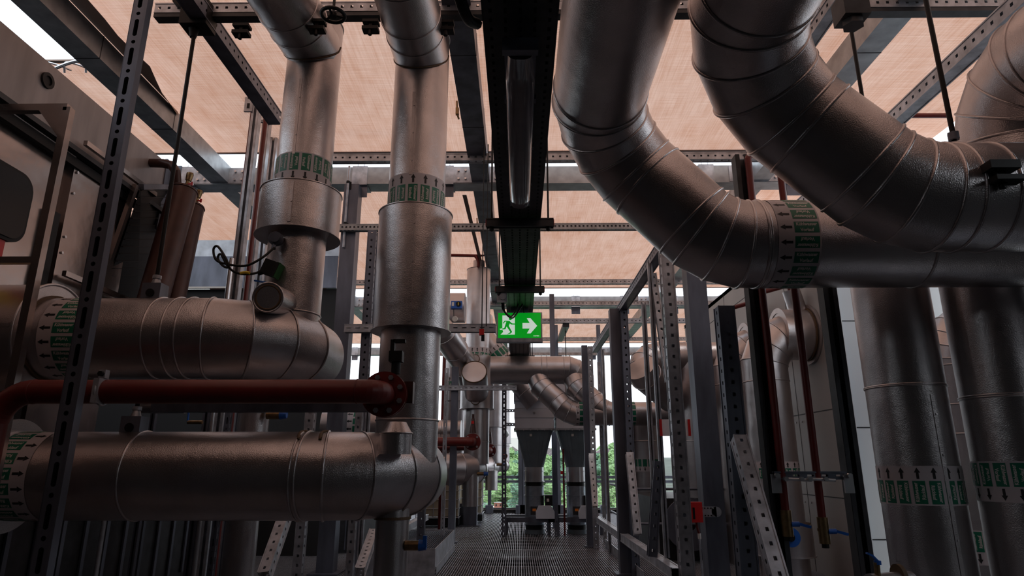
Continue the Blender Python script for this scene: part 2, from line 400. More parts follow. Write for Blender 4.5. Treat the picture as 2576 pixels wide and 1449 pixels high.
for Y, lb in ((9.5, 'bright square roof tube with collars in the first gap of the sunshade'), (17.7, 'square roof tube in the second strip of daylight'), (25.8, 'square roof tube in the farthest strip of daylight')):
    r = thing('roof_tube', lb, 'beam', (0, Y, 5.83), 'roof tubes across the bays')
    mb(BEAM).box((-.2, Y, 5.83), (17, .3, .29)).build('tube_body', r)
    m = mb(GALV); xs = [-8 + 1.37 * k for k in range(12)]
    for x in xs:
        m = mb(GALV); m.box((x, Y, 5.83), (.24, .33, .32)); m.build('collar', r); m = mb(GALVD); m.box((x, Y - .1, 5.58), (.24, .02, .2)); m.build('hanger_plate', r)
    m = mb(STEEL)
    for x in xs:
        for dx in (-.05, .05): m.bolt((x + dx, Y - .1, 6.0), (0, 0, 1), .012, .05)
    for x in (-4.74, -.6, 3.79):
        for dx in (-.35, -.24, .24, .35):
            for z in (5.76, 5.9): m.bolt((x + dx, Y - .16, z), (0, -1, 0), .02, .03)
    m.build('bolts', r)
    for x in (-4.74, -.6, 3.79): m = mb(GALV); m.box((x, Y - .155, 5.83), (.95, .015, .27)); m.build('splice_plate', r)
# ---- orange woven sunshade
def sail(x0, x1, y0, y1, label, sag=.08, z=6.13, nx=60, ny=44, seed=0):
    rnd = random.Random(seed); ph = [rnd.uniform(0, 6) for _ in range(8)]; m = mb(CANVAS); vs = []
    for j in range(ny + 1):
        for i in range(nx + 1):
            u = i / nx; v = j / ny; x = x0 + (x1 - x0) * u; y = y0 + (y1 - y0) * v
            rip = .012 * sin(x * 3.1 + y * 1.3 + ph[0]) + .009 * sin(x * 7.3 - y * 2.2 + ph[1]) + .010 * sin(y * 5.7 + x * .8 + ph[2]) + .006 * sin(x * 13 + y * 9 + ph[3])
            vs.append((x, y, z - sag * sin(pi * v) * (.6 + .4 * sin(x * .9 + ph[4])) + rip * sin(pi * min(1, v * 6)) + (0)))
    m.add(vs, [(j * (nx + 1) + i, j * (nx + 1) + i + 1, (j + 1) * (nx + 1) + i + 1, (j + 1) * (nx + 1) + i) for j in range(ny) for i in range(nx)], True)
    r = thing('sunshade_sail', label, 'sunshade', (x0, y0, z), 'woven sunshade sails under the roof'); m.build('woven_cloth', r)
    m = mb(HEM)
    for y in (y0, y1): m = mb(HEM); m.box(((x0 + x1) / 2, y, z), (x1 - x0, .05, .02)); m.build('hem', r)
    return r
sail(-4.86, 6.2, -.6, 9.15, 'pale orange woven sunshade bay directly overhead, nearest to the camera', seed=1)
sail(-8.6, -4.88, 6.75, 9.15, 'short strip of orange sunshade left of the big roof beam, with lashed edge', seed=2, nx=20)
sail(-8.6, 9.5, 9.95, 17.2, 'orange sunshade bay behind the first strip of daylight', seed=3)
sail(-8.6, 9.5, 18.3, 25.3, 'farthest orange sunshade bay, above the blowers', seed=4, z=6.09)
# brown flap lying along the left roof beam
m = mb(HEM); vs = []; n = 16
for i in range(n + 1):
    y = 3.2 + 4.5 * i / n; wv = .24 * min(1, (n - i) / 4) + .02 * sin(i * 1.7)
    vs += [(-4.60, y, 6.0), (-4.60 + wv, y, 5.93)]
m.add(vs, [(2 * i, 2 * i + 1, 2 * i + 3, 2 * i + 2) for i in range(n)], True)
tag(m.build('canvas_flap', loc=(-4.6, 3.2, 6)), 'brown overhanging canvas flap along the left roof beam', 'canvas flap')
m = mb(HEM)
m.bar((-.93, 10.2, 5.86), (-.86, 14.8, 5.86), .07, .008)
tag(m.build('dark_strap', loc=(-.9, 10, 5.86)), 'dark strap under the second sunshade bay, beside the hanging cable tray', 'strap')
# lashings at the free edge upper left
m = mb(STEEL)
for k in range(3):
    x = -5.35 - .0 * k; m.tube([(-4.95 - .25 * k, 6.8, 6.04), (-4.98 - .25 * k, 6.6, 5.98), (-5.0 - .25 * k, 6.45, 5.9), (-5.03 - .25 * k, 6.5, 5.8)], .012)
m.tube([(-4.9, 6.5, 6.0), (-5.2, 6.45, 5.9), (-5.6, 6.5, 5.75)], .02)
tag(m.build('edge_lashing', loc=(-5.2, 6.5, 5.9)), 'thin metal lashing hooks at the open corner of the sunshade', 'lashing')

# ================================================================ PERFORATED GIRDERS ACROSS THE ROOF
def xgirder(py, Y, x0, x1, label, s=.1, mat=GALV, w=.1, loc=None):
    p = PY(1300, py, Y); r = mb(mat); r.girder((x0, Y, p.z), (x1, Y, p.z), w, w, faces='uv', pitch=s, hl=.028, hw=.028)
    o = r.build('perforated_girder', loc=(x0, Y, p.z)); tag(o, label, 'girder', 'perforated girders across the roof'); return p.z
Zg1 = xgirder(22, 5.35, -3.55, 5.4, 'perforated girder at the very top, nearest to the camera', s=.094)
Zg2 = xgirder(398, 8.5, -3.0, 4.6, 'perforated girder just before the first strip of daylight', s=.1)
xgirder(572, 9.12, -2.75, 3.6, 'blue grey perforated girder crossing behind the tray hangers', s=.06, mat=BEAM, w=.085)
xgirder(710, 15, -4, 5.5, 'perforated girder crossing just above the second strip of daylight')
xgirder(764, 17.2, -4, 6, 'perforated girder right below the second strip of daylight')
xgirder(808, 16, .1, 4.3, 'blue grey perforated girder right of the exit sign')
xgirder(853, 22.3, -4, 8, 'perforated girder beyond the exit sign, second from the back')
xgirder(891, 25.4, -4, 8, 'farthest perforated girder, right under the last daylight strip')
m = mb(DARK); m.bar((-3.55, 5.35, Zg1 - .075), (5.6, 5.35, Zg1 - .075), .10, .05)
tag(m.build('dark_channel', loc=(-3.5, 5.3, Zg1)), 'dark channel fixed under the nearest perforated girder', 'channel')

# ================================================================ FACADE, LANDSCAPE
FY = 20.6
def xa(px, Y=FY, py=1200): return PY(px, py, Y).x
r = thing('facade_railing', 'dark steel posts and cable railing at the far open end', 'railing', (0, FY, 0))
for px, w_ in ((1195, .13), (1232, .10), (1309, .13), (1317, .10), (1405, .12), (1398, .1), (1518, .12), (1560, .12)):
    m = mb(GALVD); m.box((xa(px), FY, 2.9), (w_, .14, 5.8)); m.box((xa(px), FY - .05, .12), (w_ * 2.2, .3, .24)); m.build('post', r)
for py in (1200, 1211):
    z = PY(1300, py, FY).z; m = mb(GALVD); m.box((1.5, FY, z), (9, .09, .075)); m.build('rail', r)
m = mb(STEEL); z = .1
while z < PY(1300, 1195, FY).z: m.cyl((-3, FY - .03, z), (6, FY - .03, z), .0045, n=5); z += .07
m.build('cables', r)
g = mb(GRASS)
nx, ny = 30, 40; vs = []
for j in range(ny + 1):
    for i in range(nx + 1):
        v = j / ny; y = 26 + 560 * v ** 1.6; x = (i / nx - .5) * (120 + 700 * v); 
        vs.append((x, y, -10 + 13 * min(1.3, max(0, (y - 90) / 330)) + 1.0 * sin(x * .03 + y * .05)))
g.add(vs, [(j * (nx + 1) + i, j * (nx + 1) + i + 1, (j + 1) * (nx + 1) + i + 1, (j + 1) * (nx + 1) + i) for j in range(ny) for i in range(nx)], True)
struct(g.build('ground'))
def gz(x, y): return -10 + 13 * min(1.3, max(0, (y - 90) / 330)) + 1.0 * sin(x * .03 + y * .05)
def tree_mesh(seed, mat):
    rnd = random.Random(seed); m = mb(mat)
    for b in range(26):
        a = rnd.uniform(0, 6.28); rr = rnd.uniform(0, .34); c = V(rr * cos(a), rr * sin(a), rnd.uniform(.36, .88) - rr * .3); R_ = rnd.uniform(.08, .16)
        n1, n2 = 10, 7; vs = []
        for i in range(n2 + 1):
            for j in range(n1):
                th = pi * i / n2; q = 1 + rnd.uniform(-.28, .28); vs.append(c + V(sin(th) * cos(2 * pi * j / n1), sin(th) * sin(2 * pi * j / n1), cos(th)) * R_ * q)
        m.add(vs, [(i * n1 + j, i * n1 + (j + 1) % n1, (i + 1) * n1 + (j + 1) % n1, (i + 1) * n1 + j) for i in range(n2) for j in range(n1)])
    return m
def unit_mesh(m, name):
    me = bpy.data.meshes.new(name); me.from_pydata(m.v, [], m.f)
    for x in m.mats: me.materials.append(x)
    me.polygons.foreach_set('material_index', m.m); me.polygons.foreach_set('use_smooth', m.sm); me.update(); return me
crowns = [unit_mesh(tree_mesh(s_, LEAF if s_ % 3 else LEAF2), 'crown') for s_ in range(6)]
trunk = unit_mesh(mb(RUST).cyl((0, 0, 0), (0, 0, .5), .035, .02, 8), 'trunk')
rnd = random.Random(5)
spots = []
for Y_, n_, h_ in ((78, 12, 5.5), (98, 12, 6.5), (122, 12, 7), (155, 12, 8), (200, 12, 9), (265, 12, 10), (350, 12, 11)):
    for i in range(n_):
        px = 1195 + (1580 - 1195) * (i + rnd.uniform(.1, .9)) / n_; spots.append((PY(px, 1200, Y_).x, Y_ + rnd.uniform(-5, 5), h_ * rnd.uniform(.8, 1.25)))
ORD = ['first', 'second', 'third', 'fourth', 'fifth', 'sixth', 'seventh', 'eighth', 'ninth', 'tenth', 'eleventh', 'twelfth']
ROWS = [(12, 'nearest row of trees beyond the railing'), (12, 'second row of trees beyond the railing'), (12, 'third row of trees beyond the railing'), (12, 'lower belt of trees on the hillside'), (12, 'middle belt of trees on the hillside'), (12, 'upper belt of trees on the hillside'), (12, 'faint topmost belt of trees on the hillside')]
row_of = [(k, rn_) for n_, rn_ in ROWS for k in range(n_)]
for i, (x, y, h_) in enumerate(spots):
    t_ = bpy.data.objects.new('tree', None); COL.objects.link(t_); t_.location = (x, y, gz(x, y) - .2); t_.scale = (h_ * 1.05, h_ * 1.05, h_); t_.rotation_euler = (0, 0, i * 1.7)
    tag(t_, 'green tree, ' + ORD[row_of[i][0]] + ' from the left in the ' + row_of[i][1], 'tree', 'trees beyond the railing' if i < 36 else 'trees on the far hillside')
    for nm, me in (('crown', crowns[i % 6]), ('trunk', trunk)):
        c = bpy.data.objects.new(nm, me); COL.objects.link(c); c.parent = t_
def house(px, py, Y_, w_, h_, wall, label, roof=None, name='house'):
    p = PY(px, py, Y_); m = mb(wall); z0 = gz(p.x, Y_) - 1
    r = thing(name, label, 'building', (p.x, Y_, z0))
    m.box((p.x, Y_, (z0 + p.z) / 2), (w_, w_ * .8, p.z - z0)); m.build('walls', r)
    m = mb(roof or ROOFT); hw = w_ * .54; 
    m.prism([(p.x - hw, Y_ - w_ * .45, p.z), (p.x + hw, Y_ - w_ * .45, p.z), (p.x, Y_ - w_ * .45, p.z + h_)], (0, w_ * .9, 0)); m.build('roof', r)
    m = mb(GLASSD)
    for k in (-.25, .25): m.box((p.x + k * w_, Y_ - w_ * .4, p.z - w_ * .25), (w_ * .14, .1, w_ * .2))
    m.build('windows', r)
house(1238, 1275, 60, .9, .05, HOUSE, 'small white flat building below the trees beyond the railing', HOUSE)
house(1254, 1264, 52, .66, .03, BRICK, 'red brick chimney stack beyond the railing', HOUSE, 'brick_chimney')
house(1476, 1225, 48, 1.4, .3, HOUSE, 'white box building seen between the two blowers', HOUSE)
for i, (px, py, Y_, w_) in enumerate(((1262, 1140, 330, 7), (1281, 1146, 300, 10), (1290, 1138, 350, 8), (1380, 1142, 330, 9), (1392, 1152, 290, 8), (1225, 1150, 300, 9), (1520, 1140, 320, 9))):
    house(px, py, Y_, w_, 3, HOUSE, ['pale house on the far hillside, leftmost but one', 'pale house on the far hillside, left of the first blower', 'pale house highest on the hillside left of the blower', 'pale house on the hill right of the first blower', 'lower pale house on the hill right of the first blower', 'pale house on the hillside at the far left', 'pale house on the hill behind the right posts'][i])
m = mb(HOUSE); p = PY(1295, 1110, 420); m.box((p.x, 420, p.z - 9), (9, 9, 22)); tag(m.build('tower_block', loc=(p.x, 420, p.z - 20)), 'faint pale tower block on the skyline left of the first blower', 'building')
# ================================================================ INSULATED PIPES
def zat(py, Y): return PY(1300, py, Y).z
# --- upper left run: comes from the left, bends away, riser 1 stands on the bend
YH = 5.3; RH = .34; RVt = .27
zL1 = PY(500, 851, YH).z; zL2 = PY(500, 1196, YH).z
def left_unit(xe, zc, Y, R, x_left, bend, lab, bead_x, collar=None, bandx=None, bandtxt=KV, bandflip=False, arrow=-1):
    r = thing('insulated_pipe', lab, 'pipe', (xe - bend, Y, zc), 'large insulated pipe runs')
    pts, endp = arc((xe - bend, Y, zc), (1, 0, 0), (0, 1, 0), bend, 4)
    m = mb(JK); m.sweep([(x_left, Y, zc)] + [V(xe - bend - .02, Y, zc)] + pts + [endp + V(0, .35, 0)], R, 64, .011)
    m.beads((0, Y, zc), (1, 0, 0), bead_x, R, .010, 64)
    m.build('jacket', r)
    return r
rA = left_unit(-2.07, zL1, YH, RH, -7.5, .64, 'upper thick insulated pipe on the left, arrows pointing left', [-2.99, -2.84])
m = mb(JK); m.cyl((-7.5, YH, zL1), (-3.93, YH, zL1), .455, n=64); m.beads((0, YH, zL1), (1, 0, 0), [-3.93], .455, .012, 64); seam(m, (-6.5, YH - .456, zL1 + .02), (-3.95, YH - .456, zL1 + .02), V(0, -1, 0)); m.build('collar', rA)
m = mb(RUST); m.ring((-3.925, YH, zL1), (1, 0, 0), .34, .362, .02); m.build('sealant', rA)
band(rA, (-3.66, YH, zL1), (-1, 0, 0), RH, KV, .31, phase=.1)
rB = left_unit(-1.02, zL2, YH, RH, -7.5, .64, 'lower thick insulated pipe on the left, arrows pointing right', [-3.0, -1.72])
m = mb(JK); m.cyl((-7.5, YH, zL2), (-4.05, YH, zL2), .44, n=64); m.build('collar', rB)
band(rB, (-3.84, YH, zL2), (1, 0, 0), RH, KR, .31, phase=.05)
for x in (-1.72, -1.55):
    m = mb(RUST)
    for a0, a1 in ((1.2, 1.5), (1.25, 1.45)):
        m.tube([(x + .01 * sin(9 * t), YH - (RH + .003) * cos(t), zL2 + (RH + .003) * sin(t)) for t in (a0 - .3, a0, a1)], .013, 6)
    m.build('sealant', rB)
m = mb(JK)   # narrow drop leg under the lower bend
xs = PY(983, 1400, 5.55).x
m.cyl((xs, 5.55, zL2 - .1), (xs, 5.55, .02), .135, n=40); m.mat(RUST); m.ring((xs, 5.55, zL2 - .335), (0, 0, 1), .13, .15, .02); m.build('drop_leg', rB)
m = mb(BRASS); p = V(xs + .12, 5.5, PY(1030, 1372, 5.5).z)
m.cyl(p, p + V(.11, 0, 0), .038, n=14); m.build('drain_valve', rB)
m = mb(BLUE); m.cyl(p + V(.11, 0, 0), p + V(.17, 0, 0), .045, .035, 8); m.box(p + V(.16, -.02, .03), (.03, .03, .09)); m.build('drain_cap', rB)
# cone and neck on top of the lower bend
m = mb(JK); xc = PY(997, 1090, 5.2).x; zt = PY(997, 1062, 5.2).z; zb = PY(997, 1090, 5.2).z
m.cyl((xc, 5.2, zb), (xc, 5.2, zt), .125, .075, 32); m.cyl((xc, 5.2, zb - .16), (xc, 5.2, zb), .122, n=32); m.beads((xc, 5.2, zb), (0, 0, 1), [0], .125, .007, 32); m.build('neck_cone', rB)

# --- risers
def riser(x, Y, r, z0, z1, sleeve, bandz, txt, updown, lab, beads=(), caps=True, sm=.34):
    t = thing('insulated_riser', lab, 'pipe', (x, Y, z0), 'insulated risers')
    m = mb(JK); m.cyl((x, Y, z0), (x, Y, z1), r, n=64); m.beads((x, Y, 0), (0, 0, 1), list(beads) + [z1 - .01], r, .009, 64)
    if sleeve: seam(m, (x - .02, Y - r - .002, sleeve[1] + .3), (x - .02, Y - r - .002, z1 - .8), V(0, -1, 0), .026)
    m.build('jacket', t)
    if sleeve:
        s0, s1, sr = sleeve; m = mb(JK); m.cyl((x, Y, s0), (x, Y, s1), sr, n=64, caps=(0, 0))
        m.ring((x, Y, s0), (0, 0, 1), r, sr + .018, .008, 64); m.ring((x, Y, s1), (0, 0, 1), r, sr + .008, .008, 64)
        m.beads((x, Y, 0), (0, 0, 1), [s1], sr, .007, 64); seam(m, (x + .04, Y - sr - .002, s0 + .03), (x + .04, Y - sr - .002, s1 - .03), V(0, -1, 0), .03)
        m.build('sleeve', t)
    if bandz: band(t, (x, Y, bandz), (0, 0, updown), r, txt, .30, phase=.08)
    return t
X1, X2, YR = -2.10, -.985, 5.75
zs0, zs1 = zat(560, YR - .40), zat(442, YR - .40)
r1 = riser(X1, YR, .262, zL1 + .1, zat(62, YR), (zs0, zs1, .375), zs1 + .175, KV, -1, 'first tall insulated riser from the left, wide short sleeve and arrows pointing down', beads=[zat(775, 5.48)])
s0, s1 = zat(815, YR - .35), zat(505, YR - .35)
r2 = riser(X2, YR, .27, zL2 + .1, zat(95, YR), (s0, s1, .345), s1 + .17, KR, 1, 'second tall insulated riser, long sleeve and arrows pointing up', beads=[zat(1053, 5.48)])
# overhead branches that join the risers from the camera's side
for t, X, xo, rr, pj in ((r1, X1, -2.28, .285, 128), (r2, X2, -.98, .275, 150)):
    zj = zat(pj, YR); m = mb(JK)
    m.sweep([(xo - .1, -3.2, zj), (xo - .06, 2.2, zj), (X, YR - .1, zj)], rr, 64, 0)
    dd = (V(X, YR - .1, zj) - V(xo - .06, 2.2, zj)).normalized()
    m.beads(V(xo - .06, 2.2, zj), dd, [.6, 1.7, 2.35, 2.85, 3.1], rr, .008, 64)
    m.build('branch', t)
    m = mb(RUST)
    k = []
    for a in range(13):
        an = pi + pi * a / 12; zz = rr * 1.0 * sin(an); xx = rr * cos(an); yy = -sqrt(max(0, (rr + .01) ** 2 - xx * xx)); k.append((X + xx, YR + yy * .98, zj + zz))
    m.tube(k, .009, 6); m.build('saddle_seam', t)
# capped stub, sensor head, junction box and looped cable on riser 1
m = mb(JK); a = V(X1, YR - .2, zat(752, 5.4)); b = PY(674, 748, 5.12); m.cyl(a, b, .125, n=40); m.torus(None, None, 0, .008, loop=[b + (frame(b - a)[0] * cos(2 * pi * k / 40) + frame(b - a)[1] * sin(2 * pi * k / 40)) * .122 for k in range(40)]); m.build('capped_stub', r1)
m = mb(RUST); m.torus(None, None, 0, .010, loop=[b + (a - b) * .012 + (frame(b - a)[0] * cos(2 * pi * k / 40) + frame(b - a)[1] * sin(2 * pi * k / 40)) * .1 for k in range(40)]); m.build('stub_sealant', r1)
m = mb(GALVD); p = PY(694, 601, 5.42); m.disc(p, (.1, -1, -.1), .062, .06, 24); m.disc(p + V(.005, -.04, 0), (.1, -1, -.1), .045, .03, 24); m.cyl(p, p + V(-.01, -.01, -.10), .02, n=12); o = m.build('sensor_head', r1)
m = mb(BLACK); p2 = PY(683, 676, 5.42); R_ = Matrix.Rotation(.35, 3, 'Y'); m.box(p2, (.135, .10, .13), R_); m.cyl(p2 + V(-.06, 0, -.03), p2 + V(-.11, 0, -.045), .018, n=10); m.mat(GREENP); m.box(p2 + V(.055, .01, -.018), (.03, .11, .135), R_); m.build('junction_box', r1)
m = mb(BLACK)
def q(px, py, y): return PY(px, py, y)
m.tube([q(690, 623, 5.38), q(660, 648, 5.3), q(620, 668, 5.25), q(580, 666, 5.25), q(545, 655, 5.28), q(537, 628, 5.3), q(548, 620, 5.28), q(568, 650, 5.22), q(575, 672, 5.22), q(560, 668, 5.26), q(548, 650, 5.3), q(556, 640, 5.28), q(575, 672, 5.24), q(600, 688, 5.25), q(640, 688, 5.3), q(660, 678, 5.4)], .0105, 8)
m.build('cable', r1)
m = mb(YEL); m.tube([q(604, 687, 5.238), q(618, 685, 5.24), q(628, 687, 5.24)], .0125, 8); m.build('yellow_tie', r1)
m = mb(BLUE); m.bar(q(640, 706, 5.35), q(690, 714, 5.35), .02, .012); m.build('blue_lever', r1)

# --- threaded rods and clamps on top of the left runs
def rod(x, Y, z0, z1, lab, r=.018, nut=True, name='threaded_rod'):
    t = thing(name, lab, 'rod', (x, Y, z0), 'threaded hanger rods'); mb(BLACK).cyl((x, Y, z0), (x, Y, z1), r, n=10).build('rod', t)
    if nut:
        m = mb(GALV); m.cyl((x, Y, z0 + .14), (x, Y, z0 + .20), .05, .03, 6); m.cyl((x, Y, z0 + .20), (x, Y, z0 + .23), .035, n=12); m.build('nut', t)
        m = mb(GALVD); m.box((x, Y, z0 + .06), (.16, .13, .18)); m.mat(BLACK); m.disc((x, Y - .067, z0 + .06), (0, 1, 0), .035, .02, 16); m.build('clamp_block', t)
    return t
pr = PY(388, 745, YH)
rod(pr.x, YH, zL1 + RH - .02, PY(495, 78, YH).z, 'long black rod from the overhead girder joint down to the upper insulated pipe')
pr2 = PY(337, 1080, YH)
rod(pr2.x, YH, zL2 + RH - .03, zL1 - RH - .02, 'short black rod with clamp block between the two stacked pipes')

# ================================================================ RIGHT HAND DUCTS
zR1 = PY(1950, 615, 4.78).z; Y_R1 = 4.78
def bent(points, r, lab, name='insulated_duct', bead=.011, grp='bent insulated ducts on the right'):
    t = thing(name, lab, 'pipe', points[-1], grp); mb(JK).sweep(points, r, 72, bead).build('jacket', t); return t
def elbows(p0, d0, d1, p_end, R1, R2, d2, n=4):
    # straight from p0 along d0, bend to d1, bend to d2 and on to p_end
    pass
def s_duct(x0, zt, Yt, xs, zb, xr, r, R, lab, mid_n=3, y_start=-3.3):
    # overhead along +Y at x0,zt ; bends to a slanting fall (to the right) ; bends to horizontal +X at zb
    D1 = V(0, 1, 0); D3 = V(1, 0, 0)
    fall = V(xs, .0, zb - zt); fall.normalize()
    a, e1 = arc((x0, Yt - R, zt), D1, fall, R, 4)
    # arc end e1, run along fall until the second bend starts
    th = fall.angle(D3); tlen = R * math.tan(th / 2)
    # corner where fall line meets height zb
    k = (zb - e1.z) / fall.z; corner = e1 + fall * k; st = corner - fall * tlen
    b, e2 = arc(st, fall, D3, R, 3)
    return [V(x0, y_start, zt), V(x0, Yt - R - .02, zt)] + a + [e1 + fall * .01] + [st - fall * .01] + b + [e2 + V(.02, 0, 0), V(xr, e2.y, zb)], e2
pts, e2 = s_duct(.60, zat(250, 4.26) + 0.02, 4.78, .95, zR1, 8.5, .34, .62, '')
rR1 = bent(pts, .34, 'dark insulated duct dropping from overhead centre and turning right, arrows pointing left')
for x_ in (e2.x + .035, 3.05): m = mb(JK); m.beads((0, e2.y, zR1), (1, 0, 0), [x_], .34, .010, 72); m.build('swage_ring', rR1)
xb = PY(2010, 615, e2.y - .3).x
band(rR1, (xb, e2.y, zR1), (-1, 0, 0), .34, KV, .31, phase=.12)
zR2 = PY(2450, 495, 3.78).z
pts, e3 = s_duct(1.36, zat(60, 3.35) + 0.02, 3.80, 1.05, zR2, 8.5, .34, .72, '')
rR2 = bent(pts, .34, 'nearest dark insulated duct sweeping from top right of centre to the right edge')
m = mb(JK); m.beads((0, e3.y, zR2), (1, 0, 0), [e3.x + .22], .34, .010, 72); m.mat(JK2); seam(m, (e3.x + .25, e3.y - .05, zR2 + .342), (7, e3.y - .05, zR2 + .342), V(0, 0, 1), .06); m.build('swage_rings', rR2)
m = mb(BLACK); p = PY(2505, 440, e3.y - .33)
m.box(p + V(0, -.03, .03), (.17, .12, .05)); m.box(p + V(.02, -.03, -.05), (.17, .12, .03)); m.box(p + V(0, .02, -.01), (.06, .12, .12)); m.cyl(p + V(0, -.03, -.1), p + V(0, -.03, .06), .018, n=8); m.build('support_bracket', rR2)
# third overhead duct at the upper right corner, its far end turning down
zR3 = PY(2500, 230, 4.2).z
a, e = arc((3.62, 3.75, zR3), (0, 1, 0), (0, 0, -1), .5, 4)
rR3 = bent([V(3.62, -3.3, zR3), V(3.62, 3.73, zR3)] + a + [e + V(0, 0, -.3)], .40, 'pale insulated duct in the upper right corner, turning down at its far end')
# big vertical ducts on the right
x4 = PY(2312, 1200, 5.6).x
r4 = thing('insulated_riser', 'thick vertical insulated duct on the right with arrows pointing up', 'pipe', (x4, 5.6, 0), 'insulated risers')
m = mb(JK); m.cyl((x4, 5.6, 0), (x4, 5.6, zR1 + .1), .305, n=72); m.beads((x4, 5.6, 0), (0, 0, 1), [zat(966, 5.25), zat(963, 5.25)], .305, .009, 72); seam(m, (x4 + .03, 5.293, .05), (x4 + .03, 5.293, zat(990, 5.2)), V(0, -1, 0), .03); m.build('jacket', r4)
band(r4, (x4, 5.6, (zat(1180, 5.25) + zat(1265, 5.25)) / 2), (0, 0, 1), .305, KR, .30, phase=.1)
m = mb(JK2); pv = PY(2290, 1449, 5.1); m.cyl(PY(2190, 1470, 5.0), PY(2290, 1462, 5.15), .07, n=24); m.mat(RUST); m.disc(PY(2262, 1450, 5.12), (1, .1, 0), .085, .03, 24); m.build('branch_stub', r4)
tv = thing('lever_ball_valve', 'ball valve with blue lever beside the thick vertical duct on the right', 'valve', PY(2205, 1449, 5.0))
m = mb(BRASS); m.cyl(PY(2208, 1449, 5.0), PY(2205, 1415, 5.0), .02, n=12); m.build('valve_stem', tv)
m = mb(BLUE); m.bar(PY(2208, 1412, 5.0), PY(2192, 1396, 5.0), .03, .012); m.bar(PY(2192, 1397, 5.0), PY(2180, 1391, 5.0), .03, .012); m.cyl(PY(2208, 1420, 5.0), PY(2207, 1410, 5.0), .024, n=12); m.build('lever', tv)
x5 = PY(2566, 1200, 5.3).x
r5 = thing('insulated_riser', 'vertical insulated duct at the right edge with arrows pointing down', 'pipe', (x5, 5.3, 0), 'insulated risers')
m = mb(JK); m.cyl((x5, 5.3, 0), (x5, 5.3, zR2 + .15), .305, n=72); m.beads((x5, 5.3, 0), (0, 0, 1), [zat(988, 4.95), zat(993, 4.95)], .305, .009, 72); seam(m, (x5 + .05, 4.993, zat(1160, 4.9)), (x5 + .05, 4.993, zat(1000, 4.9)), V(0, -1, 0), .03); m.build('jacket', r5)
band(r5, (x5, 5.3, (zat(1173, 4.95) + zat(1254, 4.95)) / 2), (0, 0, -1), .305, KV, .30, phase=0)
# riser behind the two, with short lobster-back top
x6 = PY(2425, 1100, 6.6).x
r6 = thing('insulated_riser', 'pale insulated riser half hidden between the two thick ducts on the right', 'pipe', (x6, 6.6, 0), 'insulated risers')
za = zat(915, 6.3); a, e = arc((x6, 6.6, za), (0, 0, 1), V(.75, -.2, .6), .45, 4)
m = mb(JK2); m.sweep([V(x6, 6.6, 0), V(x6, 6.6, zat(1090, 6.3)), V(x6, 6.6, zat(1015, 6.3)), V(x6, 6.6, za)] + a + [e + V(.75, -.2, .6)], .27, 48, .009); m.build('jacket', r6)
band(r6, (x6, 6.6, (zat(1340, 6.3) + zat(1420, 6.3)) / 2), (0, 0, -1), .27, KR, .30, phase=.2)

# ================================================================ SECOND ROW OF PIPES BEHIND
def unit_back(Y, R, rv, xe, zc, xr, zcap, sleeve, lab1, lab2, bz=None, txt=KR, stub=True, dy=.35, leg=None):
    bend = R * 1.7
    r = thing('insulated_pipe', lab1, 'pipe', (xe - bend, Y, zc), 'large insulated pipe runs')
    pts, endp = arc((xe - bend, Y, zc), (1, 0, 0), (0, 1, 0), bend, 4)
    m = mb(JK); m.sweep([(xe - bend - 3.0, Y, zc), V(xe - bend - .02, Y, zc)] + pts + [endp + V(0, .3, 0)], R, 48, .011); m.beads((xe - bend, Y, zc), (1, 0, 0), [-.18], R, .01); m.build('jacket', r)
    if leg:
        x, zb = leg; m = mb(JK); m.cyl((x, Y + .1, zc - .1), (x, Y + .1, zb), .16, n=32); m.ring((x, Y + .1, zb), (0, 0, 1), .1, .165, .02); m.build('drop_leg', r)
        m = mb(BRASS); m.cyl((x + .13, Y + .05, zb + .62), (x + .27, Y + .05, zb + .62), .035, n=10); m.mat(BLUE); m.cyl((x + .27, Y + .05, zb + .62), (x + .36, Y + .05, zb + .62), .045, .035, 8); m.build('drain_valve', r)
    t = riser(xr, Y + dy, rv, zc + .1, zcap, sleeve, bz, txt, 1, lab2, beads=[zc + .55])
    return r, t
Yb = 13.6
def zb_(py, Y=Yb): return PY(1250, py, Y).z
xr2 = PY(1203, 800, Yb + .35).x
rb, tb = unit_back(Yb, .315, .265, PY(1226, 1180, Yb + .4).x - .33, zb_(1180), xr2, zb_(677, Yb + .3), (zb_(1026), zb_(893), .36), 'insulated pipe with bend behind the first lower one, ending at a small pedestal', 'insulated riser beyond the sleeve riser, with big capped port facing the camera', (zb_(866) + zb_(903)) / 2 - .03, leg=(PY(1183, 1200, Yb).x, zb_(1273)))
m = mb(JK); p0 = V(xr2, Yb + .1, zb_(1000)); p1 = PY(1193, 936, Yb - .62); m.cyl(p0 + V(0, 0, .12), p1, .26, n=48); m.build('capped_port', tb)
m = mb(JK2); dd = (p1 - p0 - V(0, 0, .12)).normalized(); m.disc(p1 + dd * .006, dd, .245, .02, 48); m.mat(RUST); m.torus(None, None, 0, .012, loop=[p1 + dd * .012 + (frame(dd)[0] * cos(2 * pi * k / 40) + frame(dd)[1] * sin(2 * pi * k / 40)) * .25 for k in range(40)]); m.build('port_lid', tb)
for py, s_ in ((1007, .085), (903, .08)):
    p = PY(1196, py, Yb - .02); m = mb(JK2); m.disc(p, (0, 1, 0), s_, .05, 24); m.mat(RUST); m.ring(p + V(0, -.02, 0), (0, 1, 0), s_, s_ + .015, .02, 24); m.build('inspection_cap', tb)
m = mb(JK); m.cyl((xr2, Yb + .35, zb_(679)), (xr2, Yb + .35, zb_(645)), .13, n=32); m.build('top_neck', tb)
t = thing('red_pipe', 'thin red pipe hooking onto the top of the riser behind the cable tray', 'pipe', PY(1200, 645, Yb), 'thin red pipes')
